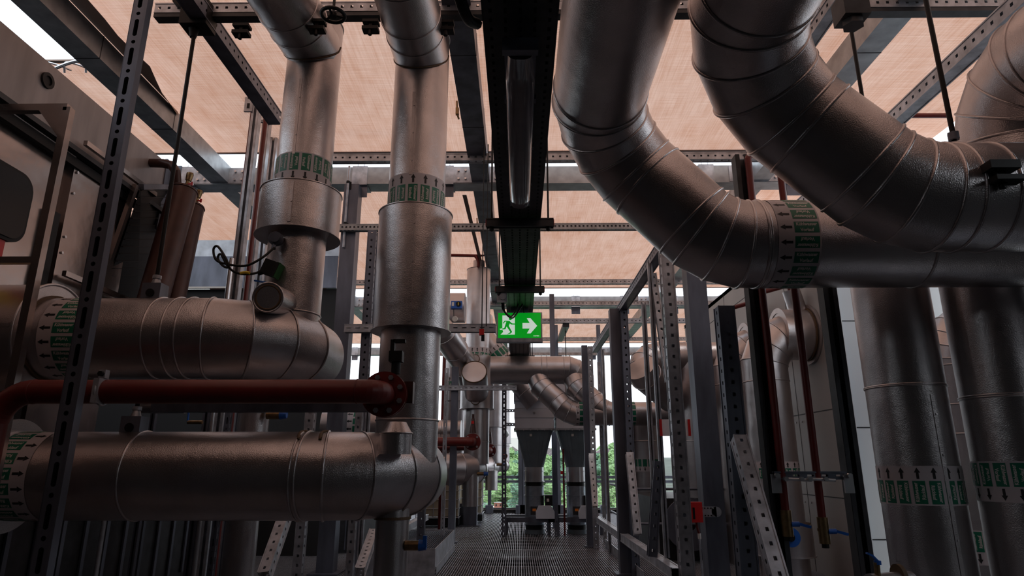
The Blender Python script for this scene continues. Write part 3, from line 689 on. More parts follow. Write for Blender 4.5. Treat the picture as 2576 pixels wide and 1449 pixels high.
m = mb(RED); m.tube([PY(1000, 640, Yb), PY(1180, 643, Yb), PY(1196, 645, Yb), PY(1203, 658, Yb), PY(1203, 672, Yb)], .035, 8); m.build('tube', t)
# pedestal under the drop leg
tp = thing('steel_pedestal', 'grey steel pedestal under the drop leg of the second lower pipe', 'pedestal', PZ(1183, 1322, 0))
pz = PZ(1183, 1322, 0); m = mb(GALVD); m.box((pz.x, pz.y, zb_(1275) / 2), (.32, .3, zb_(1275))); m.build('pedestal_body', tp); m = mb(GALVD); m.box((pz.x, pz.y, .01), (.5, .45, .02)); m.build('foot_plate', tp)
Yc = 17.3
unit_back(Yc, .30, .25, PY(1259, 1173, Yc + .4).x - .32, zb_(1174, Yc), PY(1240, 1000, Yc + .3).x, zb_(815, Yc), (zb_(1073, Yc), zb_(960, Yc), .31), 'third insulated pipe with bend in the left row', 'third riser of the left row, with a long plain sleeve', None, leg=(PY(1236, 1200, Yc).x, zb_(1232, Yc)))
Yd = 19.2
unit_back(Yd, .17, .2, PY(1282, 1172, Yd + .2).x - .18, zb_(1171, Yd), PY(1265, 1000, Yd + .2).x, zb_(870, Yd), (zb_(1115, Yd), zb_(1062, Yd), .24), 'farthest small insulated pipe end in the left row', 'farthest slim riser of the left row', None)
p = PY(1261, 1077, Yd - .3); m = mb(JK2); m.cyl(p, p + V(.1, .4, -.15), .12, n=32); tag(m.build('capped_pipe', loc=p), 'round pale pipe end beside the slotted strut, below the cable tray end', 'pipe')
# dim riser behind on the left (x 1130..1165)
xq = PY(1146, 950, 15).x
riser(xq, 15, .27, zb_(1165, 15), zb_(880, 15), (zb_(1010, 15), zb_(972, 15), .29), zb_(961, 15) - .05, KR, 1, 'dim riser partly hidden between the long sleeve riser and the ported riser')
# slanting ducts left and right of the ported riser
t = thing('slanted_duct', 'slanting insulated duct left of the ported riser', 'pipe', PY(1150, 870, 13), 'slanted ducts behind the riser')
m = mb(JK); m.sweep([PY(1085, 800, 12.2), PY(1118, 840, 12.4), PY(1145, 880, 13), PY(1175, 925, 13.6), PY(1185, 960, 13.9)], .26, 48, .01); m.build('jacket', t)
t = thing('slanted_duct', 'slanting insulated duct right of the ported riser with a label band', 'pipe', PY(1280, 900, 13), 'slanted ducts behind the riser')
sa, sb = PY(1215, 845, 14.2), PY(1325, 985, 14.2)
m = mb(JK); m.sweep([PY(1212, 800, 14.35), sa, sb, sb + (sb - sa) * .2], .245, 48, .01); m.build('jacket', t)
band(t, sa.lerp(sb, .33), sa - sb, .247, KR, .30, detail=False)
# horizontal header and the two S-bends on the right of the tray
Ye = 12.9
t = thing('insulated_header', 'horizontal insulated header with rounded end, right of the cable tray', 'pipe', PY(1400, 930, Ye), 'distant insulated ducts')
z_ = PY(1400, 931, Ye).z; x1_ = PY(1432, 930, Ye).x; a, e = arc((x1_ - .1, Ye, z_), (1, 0, 0), (0, .55, -.85), .30, 4)
m = mb(JK); m.sweep([V(PY(1235, 930, Ye).x, Ye, z_), V(PY(1362, 930, Ye).x, Ye, z_), V(PY(1375, 930, Ye).x, Ye, z_), V(x1_ - .12, Ye, z_)] + a + [e + V(0, .1, -.15)], .28, 48, .009); m.build('jacket', t)
zS = PY(1450, 1041, 12.6).z
for (xa_, xb_, lab) in ((1350, 1452, 'left one of the twin slanting ducts in front of the blower'), (1440, 1540, 'right one of the twin slanting ducts in front of the blower')):
    t = thing('slanted_duct', lab, 'pipe', PY(xb_, 1041, 12.6), 'twin slanting ducts')
    A = PY(xa_, 945, 12.9); B = PY(xa_ + 12, 972, 12.75); C_ = PY(xb_ - 22, 1026, 12.6); m = mb(JK)
    C_.z = zS + .1
    m.sweep([A, B, PY(xa_ + 25, 985, 12.7)] + [PY(xa_ + 52, 1012 - 3, 12.65), V(C_.x - .12, 12.6, zS + .13), V(C_.x, 12.6, zS + .05), V(C_.x + .14, 12.6, zS), V(PY(1745 if xa_ == 1350 else 1560, 1041, 12.6).x, 12.6, zS)], .222, 48, .008); m.build('jacket', t)
    if xa_ == 1350: band(t, (PY(1460, 1041, 12.5).x, 12.6, zS), (-1, 0, 0), .222, KV, .19, detail=False); band(t, (PY(1586, 1041, 12.5).x, 12.6, zS), (-1, 0, 0), .222, KV, .19, detail=False)
# pipes behind the right posts
t = thing('insulated_header', 'horizontal insulated header behind the right posts, ending in a domed bend', 'pipe', PY(1700, 890, 11), 'distant insulated ducts')
z_ = PY(1700, 900, 11).z; x1_ = PY(1640, 900, 11).x; a, e = arc((x1_ + .15, 11, z_), (-1, 0, 0), (0, -.5, -.86), .33, 4)
m = mb(JK); m.sweep([V(PY(1850, 900, 11).x, 11, z_), V(PY(1722, 900, 11).x, 11, z_), V(x1_ + .17, 11, z_)] + a + [e + V(0, -.05, -.1)], .265, 48, .009); m.build('jacket', t)
t = thing('insulated_header', 'domed duct elbow in front of the header behind the right posts', 'pipe', PY(1610, 940, 10.4), 'distant insulated ducts')
m = mb(JK); c = PY(1612, 935, 10.4); m.sweep([PY(1690, 1000, 11.2), PY(1660, 975, 10.9), PY(1625, 945, 10.5), PY(1612, 925, 10.4)], .26, 48, .009); m.build('jacket', t)
for px, Y_, r_, y1, lab in ((1633, 13.3, .27, 1040, 'dark vertical duct behind the right posts with arrows pointing down'), (1765, 11.0, .30, 905, 'dark vertical duct hidden behind the big right column'), (1583, 13.5, .2, 1060, 'small vertical duct between the two right columns')):
    p = PY(px, 1150, Y_); t = riser(p.x, Y_, r_, 0, PY(px, y1, Y_).z, None, None, KV, -1, lab, beads=[PY(px, 1110, Y_).z])
    if px == 1633: band(t, (p.x, Y_, PY(px, 1170, Y_ - .3).z), (0, 0, -1), r_, KV, .24, detail=False)
# wall pipe: flange on the grey side wall, elbow, riser with band
def wall_pipe(Yw, pyc, px_r, r, lab, label_band=False, stub=True, tank=True):
    zc = PX(px_r, pyc, XW).z if False else PY(2000, pyc, Yw).z
    xr = PY(px_r, 1000, Yw).x
    t = thing('wall_duct', lab, 'pipe', (xr, Yw, 0), 'ducts coming out of the grey wall')
    a, e = arc((xr + r * 1.7, Yw, zc), (-1, 0, 0), (0, 0, -1), r * 1.7, 4)
    m = mb(JK2); m.sweep([V(XW, Yw, zc), V(xr + r * 1.75, Yw, zc)] + a + [e + V(0, 0, -.15), V(xr, Yw, 0)], r, 56, .010); seam(m, (xr - .03, Yw - r - .002, .3), (xr - .03, Yw - r - .002, zc - 1.2), V(0, -1, 0), .02); m.build('jacket', t)
    m = mb(JK2); m.cyl((XW - .42, Yw, zc), (XW, Yw, zc), r * 1.18, n=56); m.ring((XW - .42, Yw, zc), (1, 0, 0), r, r * 1.24, .02, 56); m.build('sleeve', t)
    m = mb(JK2); m.ring((XW - .02, Yw, zc), (1, 0, 0), r, r * 1.38, .03, 56); m.mat(RUST); m.ring((XW - .05, Yw, zc), (1, 0, 0), r * 1.17, r * 1.24, .02, 56); m.build('wall_flange', t)
    if stub:
        m = mb(JK2); b0 = V(xr + r * 1.9, Yw - .02, zc + r * .7); m.cyl(b0, b0 + V(-.1, -.02, .42), .12, n=28); m.build('neck', t)
        m = mb(RED); m.tube([b0 + V(-.1, 0, .40), b0 + V(-.12, 0, .5), b0 + V(-.25, 0, .47), b0 + V(-.5, 0, .40)], .035, 8); m.build('vent_tube', t)
    return t, xr, zc
YW1 = 8.9
t, xw, zw = wall_pipe(YW1, 842, 1931, .30, 'pale insulated duct coming out of the grey wall and turning down')
band(t, (xw, YW1, (PY(1900, 1165, YW1 - .25).z + PY(1900, 1202, YW1 - .25).z) / 2), (0, 0, 1), .30, KR, .22, phase=.1)
m = mb(JK2); zt0, zt1 = PY(1950, 1395, YW1).z, PY(1950, 1316, YW1).z; m.cyl((xw, YW1, zt0), (xw, YW1, zt1), .37, n=48); m.ring((xw, YW1, zt0), (0, 0, 1), .30, .39, .012, 48); m.mat(RUST); m.ring((xw, YW1, zt1 + .005), (0, 0, 1), .30, .36, .01, 48); m.build('lower_sleeve', t)
m = mb(BLUE); p = PY(1987, 1351, YW1 - .48); m.disc(p, (.1, 1, 0), .115, .08, 28); m.box(p + V(0, .01, .1), (.09, .07, .07)); m.cyl(p, p + V(0, .3, 0), .05, n=16); m.mat(BLACK); m.disc(p + V(-.01, -.05, 0), (.1, 1, 0), .048, .03, 20); m.mat(YEL); m.box(p + V(-.012, -.068, 0), (.014, .006, .06), Matrix.Rotation(.2, 3, 'Y')); m.build('gear_actuator', t)
p = PY(1940, 1350, YW1 - .5); m = mb(BLACK); m.torus(None, None, 0, .014, loop=[p + V(.02 * cos(2 * pi * k / 28), .13 * cos(2 * pi * k / 28), .17 * sin(2 * pi * k / 28)) for k in range(28)]); m.mat(STEEL); m.cyl(p, p + V(.26, .05, 0), .012, n=8); m.build('handwheel', t)
t, xw2, zw2 = wall_pipe(10.3, 868, 1848, .29, 'second insulated duct from the grey wall, farther back and darker', stub=True)
# ================================================================ CABLE TRAY, LAMP, EXIT SIGN
ZT = 3.67; XT0, XT1 = -.185, .205; XTC = .01
def trayx(py): # centre of the tray follows the photo's slight offset
    return XTC
t = thing('cable_tray', 'long black perforated cable tray hanging over the aisle centre', 'cable tray', (XTC, -3, ZT))
m = mb(DARK)
for a, b in ((-3.0, 17.4),):
    for k in range(5):   # perforated underside: five rows of slots
        xx = XTC + (-.156 + .078 * k); u = V(1, 0, 0)
        m.holed(V(xx, a, ZT), V(xx, b, ZT), u, V(0, 0, -1), .078, .075, .03 if k in (0, 4) else .045, .016)
for s_ in (-1, 1): m.bar((XTC + s_ * .197, -3, ZT + .05), (XTC + s_ * .197, 17.4, ZT + .05), .006, .11)
m.mat(CONC); m.box((XTC, 7.2, ZT + .008), (.385, 20.2, .003)); m.build('tray_body', t)  # dark liner added so no daylight passes the slots and they look black
m = mb(BLACK)
rn = random.Random(3)
for k in range(9):
    x = XTC - .16 + .04 * k; m.tube([(x + rn.uniform(-.012, .012), -3 + 2.55 * j, ZT + .022 + rn.uniform(0, .02)) for j in range(9)], .014 + .006 * (k % 3), 6)
m.build('cables', t)
HY = [PY(1300, 572, 5.7).y, 8.1, 13.8, 15.9, 17.0]
for i, y in enumerate((5.75, 8.15, 13.7, 15.9, 17.1)):
    r = thing('tray_hanger', ['hanger bar with two rods carrying the cable tray behind the lamp', 'hanger bar just above the exit sign', 'hanger bar of the cable tray behind the exit sign, nearest to it', 'hanger bar of the cable tray, second behind the exit sign', 'last hanger bar at the end of the cable tray'][i], 'hanger', (XTC, y, ZT), 'cable tray hangers')
    m = mb(DARK); m.girder((XTC - .32, y, ZT - .05), (XTC + .32, y, ZT - .05), .06, .07, faces='n'); m.mat(RED); 
    m.build('crossbar', r)
    m = mb(REDB)
    for s_ in (-1, 1): m.box((XTC + s_ * .322, y, ZT - .05), (.006, .05, .06))
    m.build('end_cap', r)
    for s_ in (-1, 1):
        m = mb(BLACK); m.cyl((XTC + s_ * .27, y, ZT - .13), (XTC + s_ * .27, y, 5.65 if y > 4 else 6.0), .009, n=8); m.cyl((XTC + s_ * .27, y, ZT - .12), (XTC + s_ * .27, y, ZT - .085), .022, n=6); m.build('rod', r)
# wet-room lamp
zl = ZT - .12
ya, yb = PZ(1300, 128, zl - .03).y, PZ(1300, 528, zl - .06).y
xl = XTC + .0
t = thing('tube_lamp', 'long smoky strip lamp under the cable tray, switched off', 'lamp', (xl, ya, zl))
m = mb(GALVD); m.box((xl, (ya + yb) / 2, zl), (.17, yb - ya, .05)); m.build('lamp_housing', t)
m = mb(LENS); prof = [(-.082, 0), (-.082, -.03), (-.064, -.066), (-.03, -.085), (.03, -.085), (.064, -.066), (.082, -.03), (.082, 0)]; vs = []; fs = []
ny = 10
for j in range(ny + 1):
    y = ya + .03 + (yb - ya - .06) * j / ny; k = 1 if 0 < j < ny else .82
    y2 = y
    for x, z in prof: vs.append((xl + x * k, y2, zl - .02 + z * (1 if 0 < j < ny else .5)))
n = len(prof)
for j in range(ny):
    for i in range(n - 1): fs.append((j * n + i, j * n + i + 1, (j + 1) * n + i + 1, (j + 1) * n + i))
fs += [list(range(n)), [ny * n + i for i in range(n)][::-1]]
m.add(vs, fs, True); m.build('lamp_cover', t)
m = mb(GALVD); m.box((xl, ya - .01, zl - .012), (.19, .05, .075)); m.build('end_cap', t)
for y in (ya + .5, ya + 1.1, ya + 1.7):
    for s_ in (-1, 1): m = mb(GALVD); m.box((xl + s_ * .088, y, zl - .01), (.012, .05, .03)); m.build('clip', t)
m = mb(GALVD); m.box((xl, ya + .4, ZT - .05), (.06, .05, .1)); m.build('mounting_clip', t); m = mb(GALVD); m.box((xl, yb - .4, ZT - .05), (.06, .05, .1)); m.build('mounting_clip', t)
# exit sign
Ys = 9.35
c0 = PY(1252, 787, Ys); c1 = PY(1362, 852, Ys); sw = c1.x - c0.x; sh = c0.z - c1.z; sx = (c0.x + c1.x) / 2; sz = (c0.z + c1.z) / 2
t = thing('exit_sign', 'green lit exit sign with running figure and arrow hanging from the cable tray', 'exit sign', (sx, Ys, sz))
m = mb(GALV); m.box((sx, Ys + .05, sz), (sw + .03, .09, sh + .015)); m.box((sx, Ys + .02, sz - sh / 2 - .028), (sw + .035, .12, .05)); m.build('housing', t)
m = mb(SIGNG); m.box((sx, Ys, sz + .005), (sw * .975, .012, sh * .965)); m.build('green_face', t)
def S(u, v, o=-.008): return V(c0.x + sw * u, Ys + o, c0.z - sh * v)   # 0..1 across and down the sign
def poly(m, pts, o=-.008): m.prism([S(u, v, o) for u, v in pts], (0, .003, 0))
m = mb(SCREEN)
poly(m, [(.57, .40), (.735, .40), (.67, .215), (.755, .215), (.905, .51), (.755, .80), (.67, .80), (.735, .615), (.57, .615)]); m.build('arrow', t)
m = mb(SCREEN)
def cv(px, py): return ((px / 6.44 + 1080 - 1252) / 110, (py / 6.44 + 620 - 787) / 65)
poly(m, [cv(*q_) for q_ in ((1185, 1120), (1388, 1120), (1388, 1430), (1155, 1430), (1200, 1385), (1185, 1350))])
m.build('doorway', t)
m = mb(SIGNG); o = -.0125
def pl(*a): poly(m, [cv(*q_) for q_ in a], o)
cx_, cy_ = cv(1315, 1172); m.prism([S(cx_ + .036 * cos(k * pi / 8), cy_ + .061 * sin(k * pi / 8), o) for k in range(16)], (0, .003, 0))
pl((1222, 1205), (1300, 1210), (1330, 1240), (1345, 1250), (1388, 1252), (1388, 1270), (1330, 1268), (1305, 1250), (1290, 1290), (1345, 1390), (1318, 1395), (1255, 1300), (1235, 1345), (1150, 1352), (1142, 1335), (1215, 1325), (1250, 1222), (1228, 1222), (1205, 1255), (1192, 1245))
pl((1318, 1388), (1345, 1388), (1320, 1412), (1270, 1428), (1262, 1425))
m.build('running_figure', t)
m = mb(SCREEN); poly(m, [cv(*q_) for q_ in ((1142, 1338), (1150, 1352), (1185, 1352), (1185, 1328))], -.013); m.build('figure_heel_edge', t)
m = mb(SCREEN); vs, fs = text2d('INOTEC'); k = sw * .036; m.add([V(c0.x + sw * .885 + x * k, Ys - .010, c0.z - sh * .90 + y * k) for x, y in vs], fs); m.build('lettering', t)
m = mb(GALVD); m.box((sx, Ys + .04, (sz + sh / 2 + ZT) / 2), (.26, .07, ZT - sz - sh / 2)); m.build('mounting_bracket', t)
t = thing('junction_box', 'grey round-lidded junction box on the tray hanger above the exit sign', 'junction box', PY(1262, 752, 8.3))
p = PY(1263, 748, 8.2); m = mb(GALV); m.box(p, (.13, .09, .16)); m.disc(p + V(.01, -.05, .0), (0, 1, 0), .045, .02, 20); m.build('box_body', t)
m = mb(BLACK); m.tube([p + V(0, 0, -.08), PY(1266, 780, 8.3), PY(1285, 796, 8.6), PY(1298, 780, 9.0), PY(1306, 757, 9.2), PY(1312, 748, 9.3)], .012, 8); m.tube([p + V(.02, 0, -.08), PY(1270, 785, 8.3), PY(1288, 800, 8.6), PY(1303, 785, 9.0), PY(1316, 765, 9.2), PY(1318, 786, 9.3)], .012, 8); m.build('cable_loop', t)
t = thing('cable_sensor', 'small black box with white lid hanging at the far end of the cable tray', 'sensor', PY(1290, 970, 15.5)); p = PY(1292, 970, 15.5)
m = mb(BLACK); m.disc(p, (0, 1, 0), .10, .16, 20); m.box(((p.x), p.y, (p.z + ZT) / 2), (.03, .03, ZT - p.z)); m.build('housing', t); m = mb(HOUSE); m.disc(p + V(-.06, -.05, .14), (.3, 1, -.5), .06, .05, 18); m.build('lid', t)
t = thing('pull_switch', 'small red switch box on wires left of the exit sign', 'switch', PY(1213, 838, 8.0)); p = PY(1212, 836, 8.0)
m = mb(REDB); m.box(p, (.06, .06, .075)); m.build('box_body', t); m = mb(BLACK); m.box(p + V(.015, 0, -.07), (.04, .05, .08)); m.cyl(p, (p.x, p.y, 5.7), .007, n=6); m.cyl(p + V(.05, .1, .1), (p.x + .05, p.y + .1, 5.7), .007, n=6); m.build('wires', t)

# ================================================================ SUPPORT FRAMES OF THE AISLE
def post(px, py, Y, z1, w, lab, mat=GALV, kind='g', z0=0, s=.1, name='perforated_post', grp='perforated posts', d=None, rnd=False):
    p = PY(px, py, Y); m = mb(mat)
    if kind == 'g': m.girder((p.x, Y, z0), (p.x, Y, z1), w, d or w, up=V(0, 1, 0), faces='uv', pitch=s, hl=.03, hw=.026)
    elif kind == 's': m.girder((p.x, Y, z0), (p.x, Y, z1), w, d or w, up=V(0, 1, 0), faces='uv', pitch=.09, hl=.075, hw=w * .34, rnd=True, alt=(w * .3, w * .3))
    elif kind == 'c':   # plain C channel
        W = w / 2; D_ = (d or w) / 2
        for dx, dy, a, b in ((-W, 0, .006, 2 * D_), (W, 0, .006, 2 * D_), (0, D_, 2 * W, .006), (-W * .68, -D_, W * .64, .006), (W * .68, -D_, W * .64, .006)): m.box((p.x + dx, Y + dy, (z0 + z1) / 2), (a, b, z1 - z0))
    else: m.box((p.x, Y, (z0 + z1) / 2), (w, d or w, z1 - z0))
    if kind == 'b': m.mat(GALVD); m.box((p.x, Y, z0 + .01), (w * 1.8, w * 1.8, .02))
    o = m.build(name, loc=(p.x, Y, z0)); tag(o, lab, 'post' if name != 'steel_column' else 'column', grp); return p.x
ZR = 3.57
# right frame line
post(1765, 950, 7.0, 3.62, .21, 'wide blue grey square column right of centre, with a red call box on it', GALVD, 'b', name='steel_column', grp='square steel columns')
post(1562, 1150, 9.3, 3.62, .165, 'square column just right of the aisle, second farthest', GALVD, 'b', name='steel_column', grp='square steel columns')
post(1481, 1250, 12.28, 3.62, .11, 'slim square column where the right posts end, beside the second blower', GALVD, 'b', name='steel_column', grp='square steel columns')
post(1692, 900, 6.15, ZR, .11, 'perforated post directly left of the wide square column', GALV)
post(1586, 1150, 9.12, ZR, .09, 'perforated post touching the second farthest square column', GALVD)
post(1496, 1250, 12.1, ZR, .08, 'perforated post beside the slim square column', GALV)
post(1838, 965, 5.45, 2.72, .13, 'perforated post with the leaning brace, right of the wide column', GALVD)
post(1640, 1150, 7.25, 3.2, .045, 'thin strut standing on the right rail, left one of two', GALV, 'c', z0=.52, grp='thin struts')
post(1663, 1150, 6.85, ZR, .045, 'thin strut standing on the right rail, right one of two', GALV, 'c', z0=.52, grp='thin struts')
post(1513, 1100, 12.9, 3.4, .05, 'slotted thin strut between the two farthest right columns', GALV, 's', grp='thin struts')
post(1524, 1100, 11.4, 3.4, .045, 'thin strut left of the second farthest square column', GALV, 'c', grp='thin struts')
def brace(a, b, w, lab, mat=GALV, s=.1, loc=None, faces='uv'):
    m = mb(mat); m.girder(a, b, w, w, faces=faces, pitch=s, hl=.03, hw=.024, up=V(0, 1, 0) if abs((Vector(b) - Vector(a)).normalized().y) < .9 else None); tag(m.build('perforated_brace', loc=a), lab, 'brace', 'perforated braces')
a = PY(1858, 1102, 5.28); b = PX(1962, 1470, a.x); brace(a, b, .10, 'broad leaning brace with square holes, lower right')
a = PY(1583, 1140, 9.0); b = PX(1604, 1345, a.x); brace(a, b, .085, 'leaning brace with square holes on the second farthest right column')
a = PY(1487, 1143, 12.0); b = PX(1497, 1275, a.x); brace(a, b, .08, 'short leaning brace with square holes beside the second blower')
a = PY(1642, 690, 6.9); b = PX(1683, 960, a.x + .04); brace(a, b, .06, 'thin leaning brace under the upper right rail')
a = PY(1655, 1160, 6.6); b = PY(1640, 1400, 6.6); brace(a, b, .075, 'dark leaning brace between the right posts', GALVD)
a = PY(1574, 838, 9.2); b = PX(1566, 998, a.x + .02); m = mb(BLACK); m.bar(a, b, .09, .09); tag(m.build('dark_brace', loc=a), 'black brace hanging from the upper right rail', 'brace')
# rails along the aisle
def yrail(X, y0, y1, z, w, lab, mat=GALV, holes=True, s=.1, name='aisle_rail', h=None):
    m = mb(mat); m.girder((X, y0, z), (X, y1, z), w, h or w, faces='u' if holes else 'n', pitch=s); tag(m.build(name, loc=(X, y0, z)), lab, 'rail', 'rails along the aisle')
XR = PY(1665, 638, 6.5).x
yrail(XR, 6.2, 12.8, ZR + .05, .10, 'upper rail over the right posts running to the back', GALVD)
XR2 = PY(1645, 1395, 7.2).x
yrail(XR2 - .0, 6.2, 9.2, .47, .09, 'low rail between the nearer right posts', GALV, False); yrail(XR2, 9.45, 12.3, .47, .09, 'low rail between the farther right posts', GALV, False)
yrail(2.55, -2.5, 6.1, PX(1870, 345, 2.55).z, .10, 'perforated overhead girder passing between the two big bent ducts', GALV, s=.094)
yrail(PY(2480, 90, 4.3).x, -2.5, 9.3, PY(2480, 90, 4.3).z, .12, 'perforated overhead girder at the upper right beside the pale duct', GALV, s=.1)
zq = PY(600, 165, 6.0).z; xq_ = PY(600, 165, 6.0).x
yrail(-3.05, 3.6, 7.2, Zg1 - .12, .15, 'dark perforated overhead girder left of the first riser', GALVD, s=.1)
t = thing('girder_joint', 'black cranked joint piece where the long rod hangs from the overhead girder', 'bracket', PY(497, 45, 5.3)); p = PY(500, 45, 5.3)
m = mb(BLACK); m.box(p, (.26, .2, .26)); m.box(p + V(-.1, 0, .16), (.2, .16, .2), Matrix.Rotation(.6, 3, 'Y')); m.cyl(p + V(-.03, 0, -.13), p + V(-.03, 0, -.22), .05, .03, 8); m.build('joint_body', t)
t = thing('girder_joint', 'black hexagonal joint piece where the right rod hangs, upper right', 'bracket', PY(2140, 25, 3.6)); p = PY(2140, 25, 3.7)
m = mb(DARK); m.box(p, (.17, .16, .17)); m.disc(p + V(0, 0, -.1), (0, 0, 1), .07, .06, 6); m.build('joint_body', t)
# right rods
def rod2(px0, py0, px1, py1, Y, lab, r=.018):
    a = PY(px0, py0, Y); b = PY(px1, py1, Y); x = (a.x + b.x) / 2; t = thing('threaded_rod', lab, 'rod', (x, Y, b.z), 'threaded hanger rods')
    mb(BLACK).cyl((x, Y, b.z), (x, Y, a.z), r, n=10).build('rod', t); m = mb(GALVD); m.cyl((x, Y, b.z), (x, Y, b.z + .05), .035, n=6); m.build('nut', t)
rod2(2138, 55, 2185, 340, 4.3, 'black rod dropping behind the nearest bent duct, upper right', .014)
rod2(2330, -15, 2396, 352, 3.8, 'long black rod landing on top of the nearest horizontal duct', .016)
# left frame
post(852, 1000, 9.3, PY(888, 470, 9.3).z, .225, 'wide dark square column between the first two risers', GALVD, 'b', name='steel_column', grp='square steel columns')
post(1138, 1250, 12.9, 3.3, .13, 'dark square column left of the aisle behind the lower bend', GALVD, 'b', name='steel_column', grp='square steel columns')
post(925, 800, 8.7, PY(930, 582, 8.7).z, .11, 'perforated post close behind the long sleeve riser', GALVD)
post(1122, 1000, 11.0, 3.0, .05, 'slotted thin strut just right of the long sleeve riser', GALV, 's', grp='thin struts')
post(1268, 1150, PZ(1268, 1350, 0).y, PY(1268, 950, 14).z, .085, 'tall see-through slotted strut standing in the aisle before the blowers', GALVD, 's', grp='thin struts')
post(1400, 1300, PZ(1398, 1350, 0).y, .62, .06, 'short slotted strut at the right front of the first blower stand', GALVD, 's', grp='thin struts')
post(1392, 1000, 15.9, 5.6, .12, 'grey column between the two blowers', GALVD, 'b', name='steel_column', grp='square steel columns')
m = mb(GALV); a = PY(868, 826, 8.59); b = PY(1247, 826, 8.59); m.girder((a.x, 8.59, b.z), (b.x, 8.59, b.z), .09, .1, faces='u', pitch=.12, hl=.06, hw=.012); tag(m.build('perforated_girder', loc=(a.x, 8.59, b.z)), 'slotted girder crossing level with the exit sign on its left', 'girder', 'perforated girders across the roof')
m = mb(GALV); a = PY(1100, 976, 12.79); b = PY(1300, 976, 12.79); m.girder((a.x, 12.79, b.z), (b.x, 12.79, b.z), .07, .08, faces='u', pitch=.1, hl=.05, hw=.012); tag(m.build('perforated_girder', loc=(a.x, 12.79, b.z)), 'slotted girder crossing behind the capped port of the middle riser', 'girder', 'perforated girders across the roof')
# near slotted strut at the left
m = mb(GALVD); Yn = 4.18; pn = PY(232, 725, Yn); zt_ = PY(380, -40, Yn).z
m.girder((pn.x, Yn, 0), (pn.x, Yn, zt_), .11, .07, up=V(0, 1, 0), faces='v', pitch=.092, hl=.125, hw=.032, rnd=True, alt=(.026, .026)) if False else None
Lg = zt_; u = V(1, 0, 0); nn = 2 * int(Lg / .185)
def strip(m, y):
    z = 0; k = 0
    while z < Lg - .05:
        h = .19 if k % 2 == 0 else .06; a = V(pn.x, y, z); b = V(pn.x, y, min(Lg, z + h)); m.holed(a, b, u, V(0, -1, 0), .10, h, (.15 if k % 2 == 0 else .032), .034 if k % 2 == 0 else .032, rnd=True); z += h; k += 1
strip(m, Yn - .035)
m.box((pn.x - .05, Yn, Lg / 2), (.005, .07, Lg)); m.box((pn.x + .05, Yn, Lg / 2), (.005, .07, Lg)); m.box((pn.x + .055, Yn - .035, Lg / 2), (.012, .012, Lg)); m.box((pn.x, Yn + .035, Lg / 2), (.10, .005, Lg)); m.mat(BLACK); m.box((pn.x, Yn + .03, Lg / 2), (.09, .004, Lg))
tag(m.build('slotted_strut', loc=(pn.x, Yn, 0)), 'tall slotted strut closest to the camera on the left, in front of all pipes', 'post', 'thin struts')
# thin channels behind the first riser, with red pipes
for i, (px, py, Y_, lab) in enumerate(((632, 400, 7.6, 'galvanized channel behind the first riser, leftmost of three'), (662, 400, 8.2, 'galvanized channel behind the first riser, middle of three'), (684, 420, 8.7, 'galvanized channel behind the first riser, nearest the riser'))):
    post(px, py, Y_, PY(px, (235, 265, 300)[i], Y_).z, .095, lab, GALV, 'c', grp='channels behind the first riser', name='mounting_channel')
    p = PY(px, (262, 290, 325)[i], Y_); m = mb(GALV); m.box((p.x - .0, Y_ - .06, p.z), (.11, .03, .30)); m.mat(BLACK); m.box((p.x, Y_ - .078, p.z + .07), (.035, .004, .07)); m.box((p.x, Y_ - .078, p.z - .07), (.035, .004, .07))
    tag(m.build('channel_bracket', loc=p), 'slotted angle bracket at the top of the ' + ('leftmost', 'middle', 'rightmost')[i] + ' channel behind the first riser', 'bracket', 'channel brackets')
def redp(pts, r, lab, extra=None):
    t = thing('red_pipe', lab, 'pipe', pts[0], 'thin red pipes'); mb(RED).sweep(pts, r, 16).build('tube', t); return t
p = PY(598, 600, 7.7); redp([V(p.x, 7.7, 0), V(p.x, 7.7, PY(635, 118, 7.7).z)], .03, 'thin dark red vertical pipe left of the channels behind the first riser')
p = PY(634, 600, 8.0); redp([V(p.x, 8.0, 0), V(p.x, 8.0, PY(665, 130, 8.0).z)], .03, 'second thin dark red vertical pipe between the channels')
redp([PY(665, 119, 8.0), V(-.74, 8.0, PY(800, 119, 8.0).z)], .03, 'thin red pipe running level between the two riser tops')
p = PY(577, 700, 7.2); m = mb(STEEL); m.cyl((p.x, 7.2, 0), (p.x, 7.2, PY(577, 650, 7.2).z), .028, n=14); tag(m.build('conduit_pipe', loc=p), 'thin steel conduit left of the first riser, clipped with a ring', 'pipe')
p = PY(1115, 1000, 14.6); redp([V(p.x, 14.6, 0), V(p.x, 14.6, PY(1115, 860, 14.6).z)], .04, 'thin dark red pipe right of the second riser')
# red main with flange
Yr = 4.55; zr = PY(500, 985, Yr).z; xe_ = -1.12
t = thing('red_main_pipe', 'thick red pipe crossing in front of the left pipes, ending at a bolted flange', 'pipe', (-3.6, Yr, 0))
a1, e1 = arc((-3.67, Yr, zr - .24), (0, 0, 1), (1, 0, 0), .24, 8); a2, e2_ = arc((xe_, Yr, zr), (1, 0, 0), (0, 1, 0), .13, 8)
m = mb(RED); m.sweep([V(-3.67, Yr, 0), V(-3.67, Yr, zr - .25)] + a1 + [e1 + V(.02, 0, 0), V(xe_ - .01, Yr, zr)] + a2 + [e2_ + V(0, .06, 0)], .084, 32); m.beads((0, Yr, zr), (1, 0, 0), [e1.x, xe_ - .02], .084, .005, 32); m.build('tube', t)
m = mb(RED); fc = e2_ + V(0, .06, 0); m.disc(fc, (0, 1, 0), .165, .03, 48); m.disc(fc + V(0, .05, 0), (0, 1, 0), .165, .03, 48); m.build('flange', t)
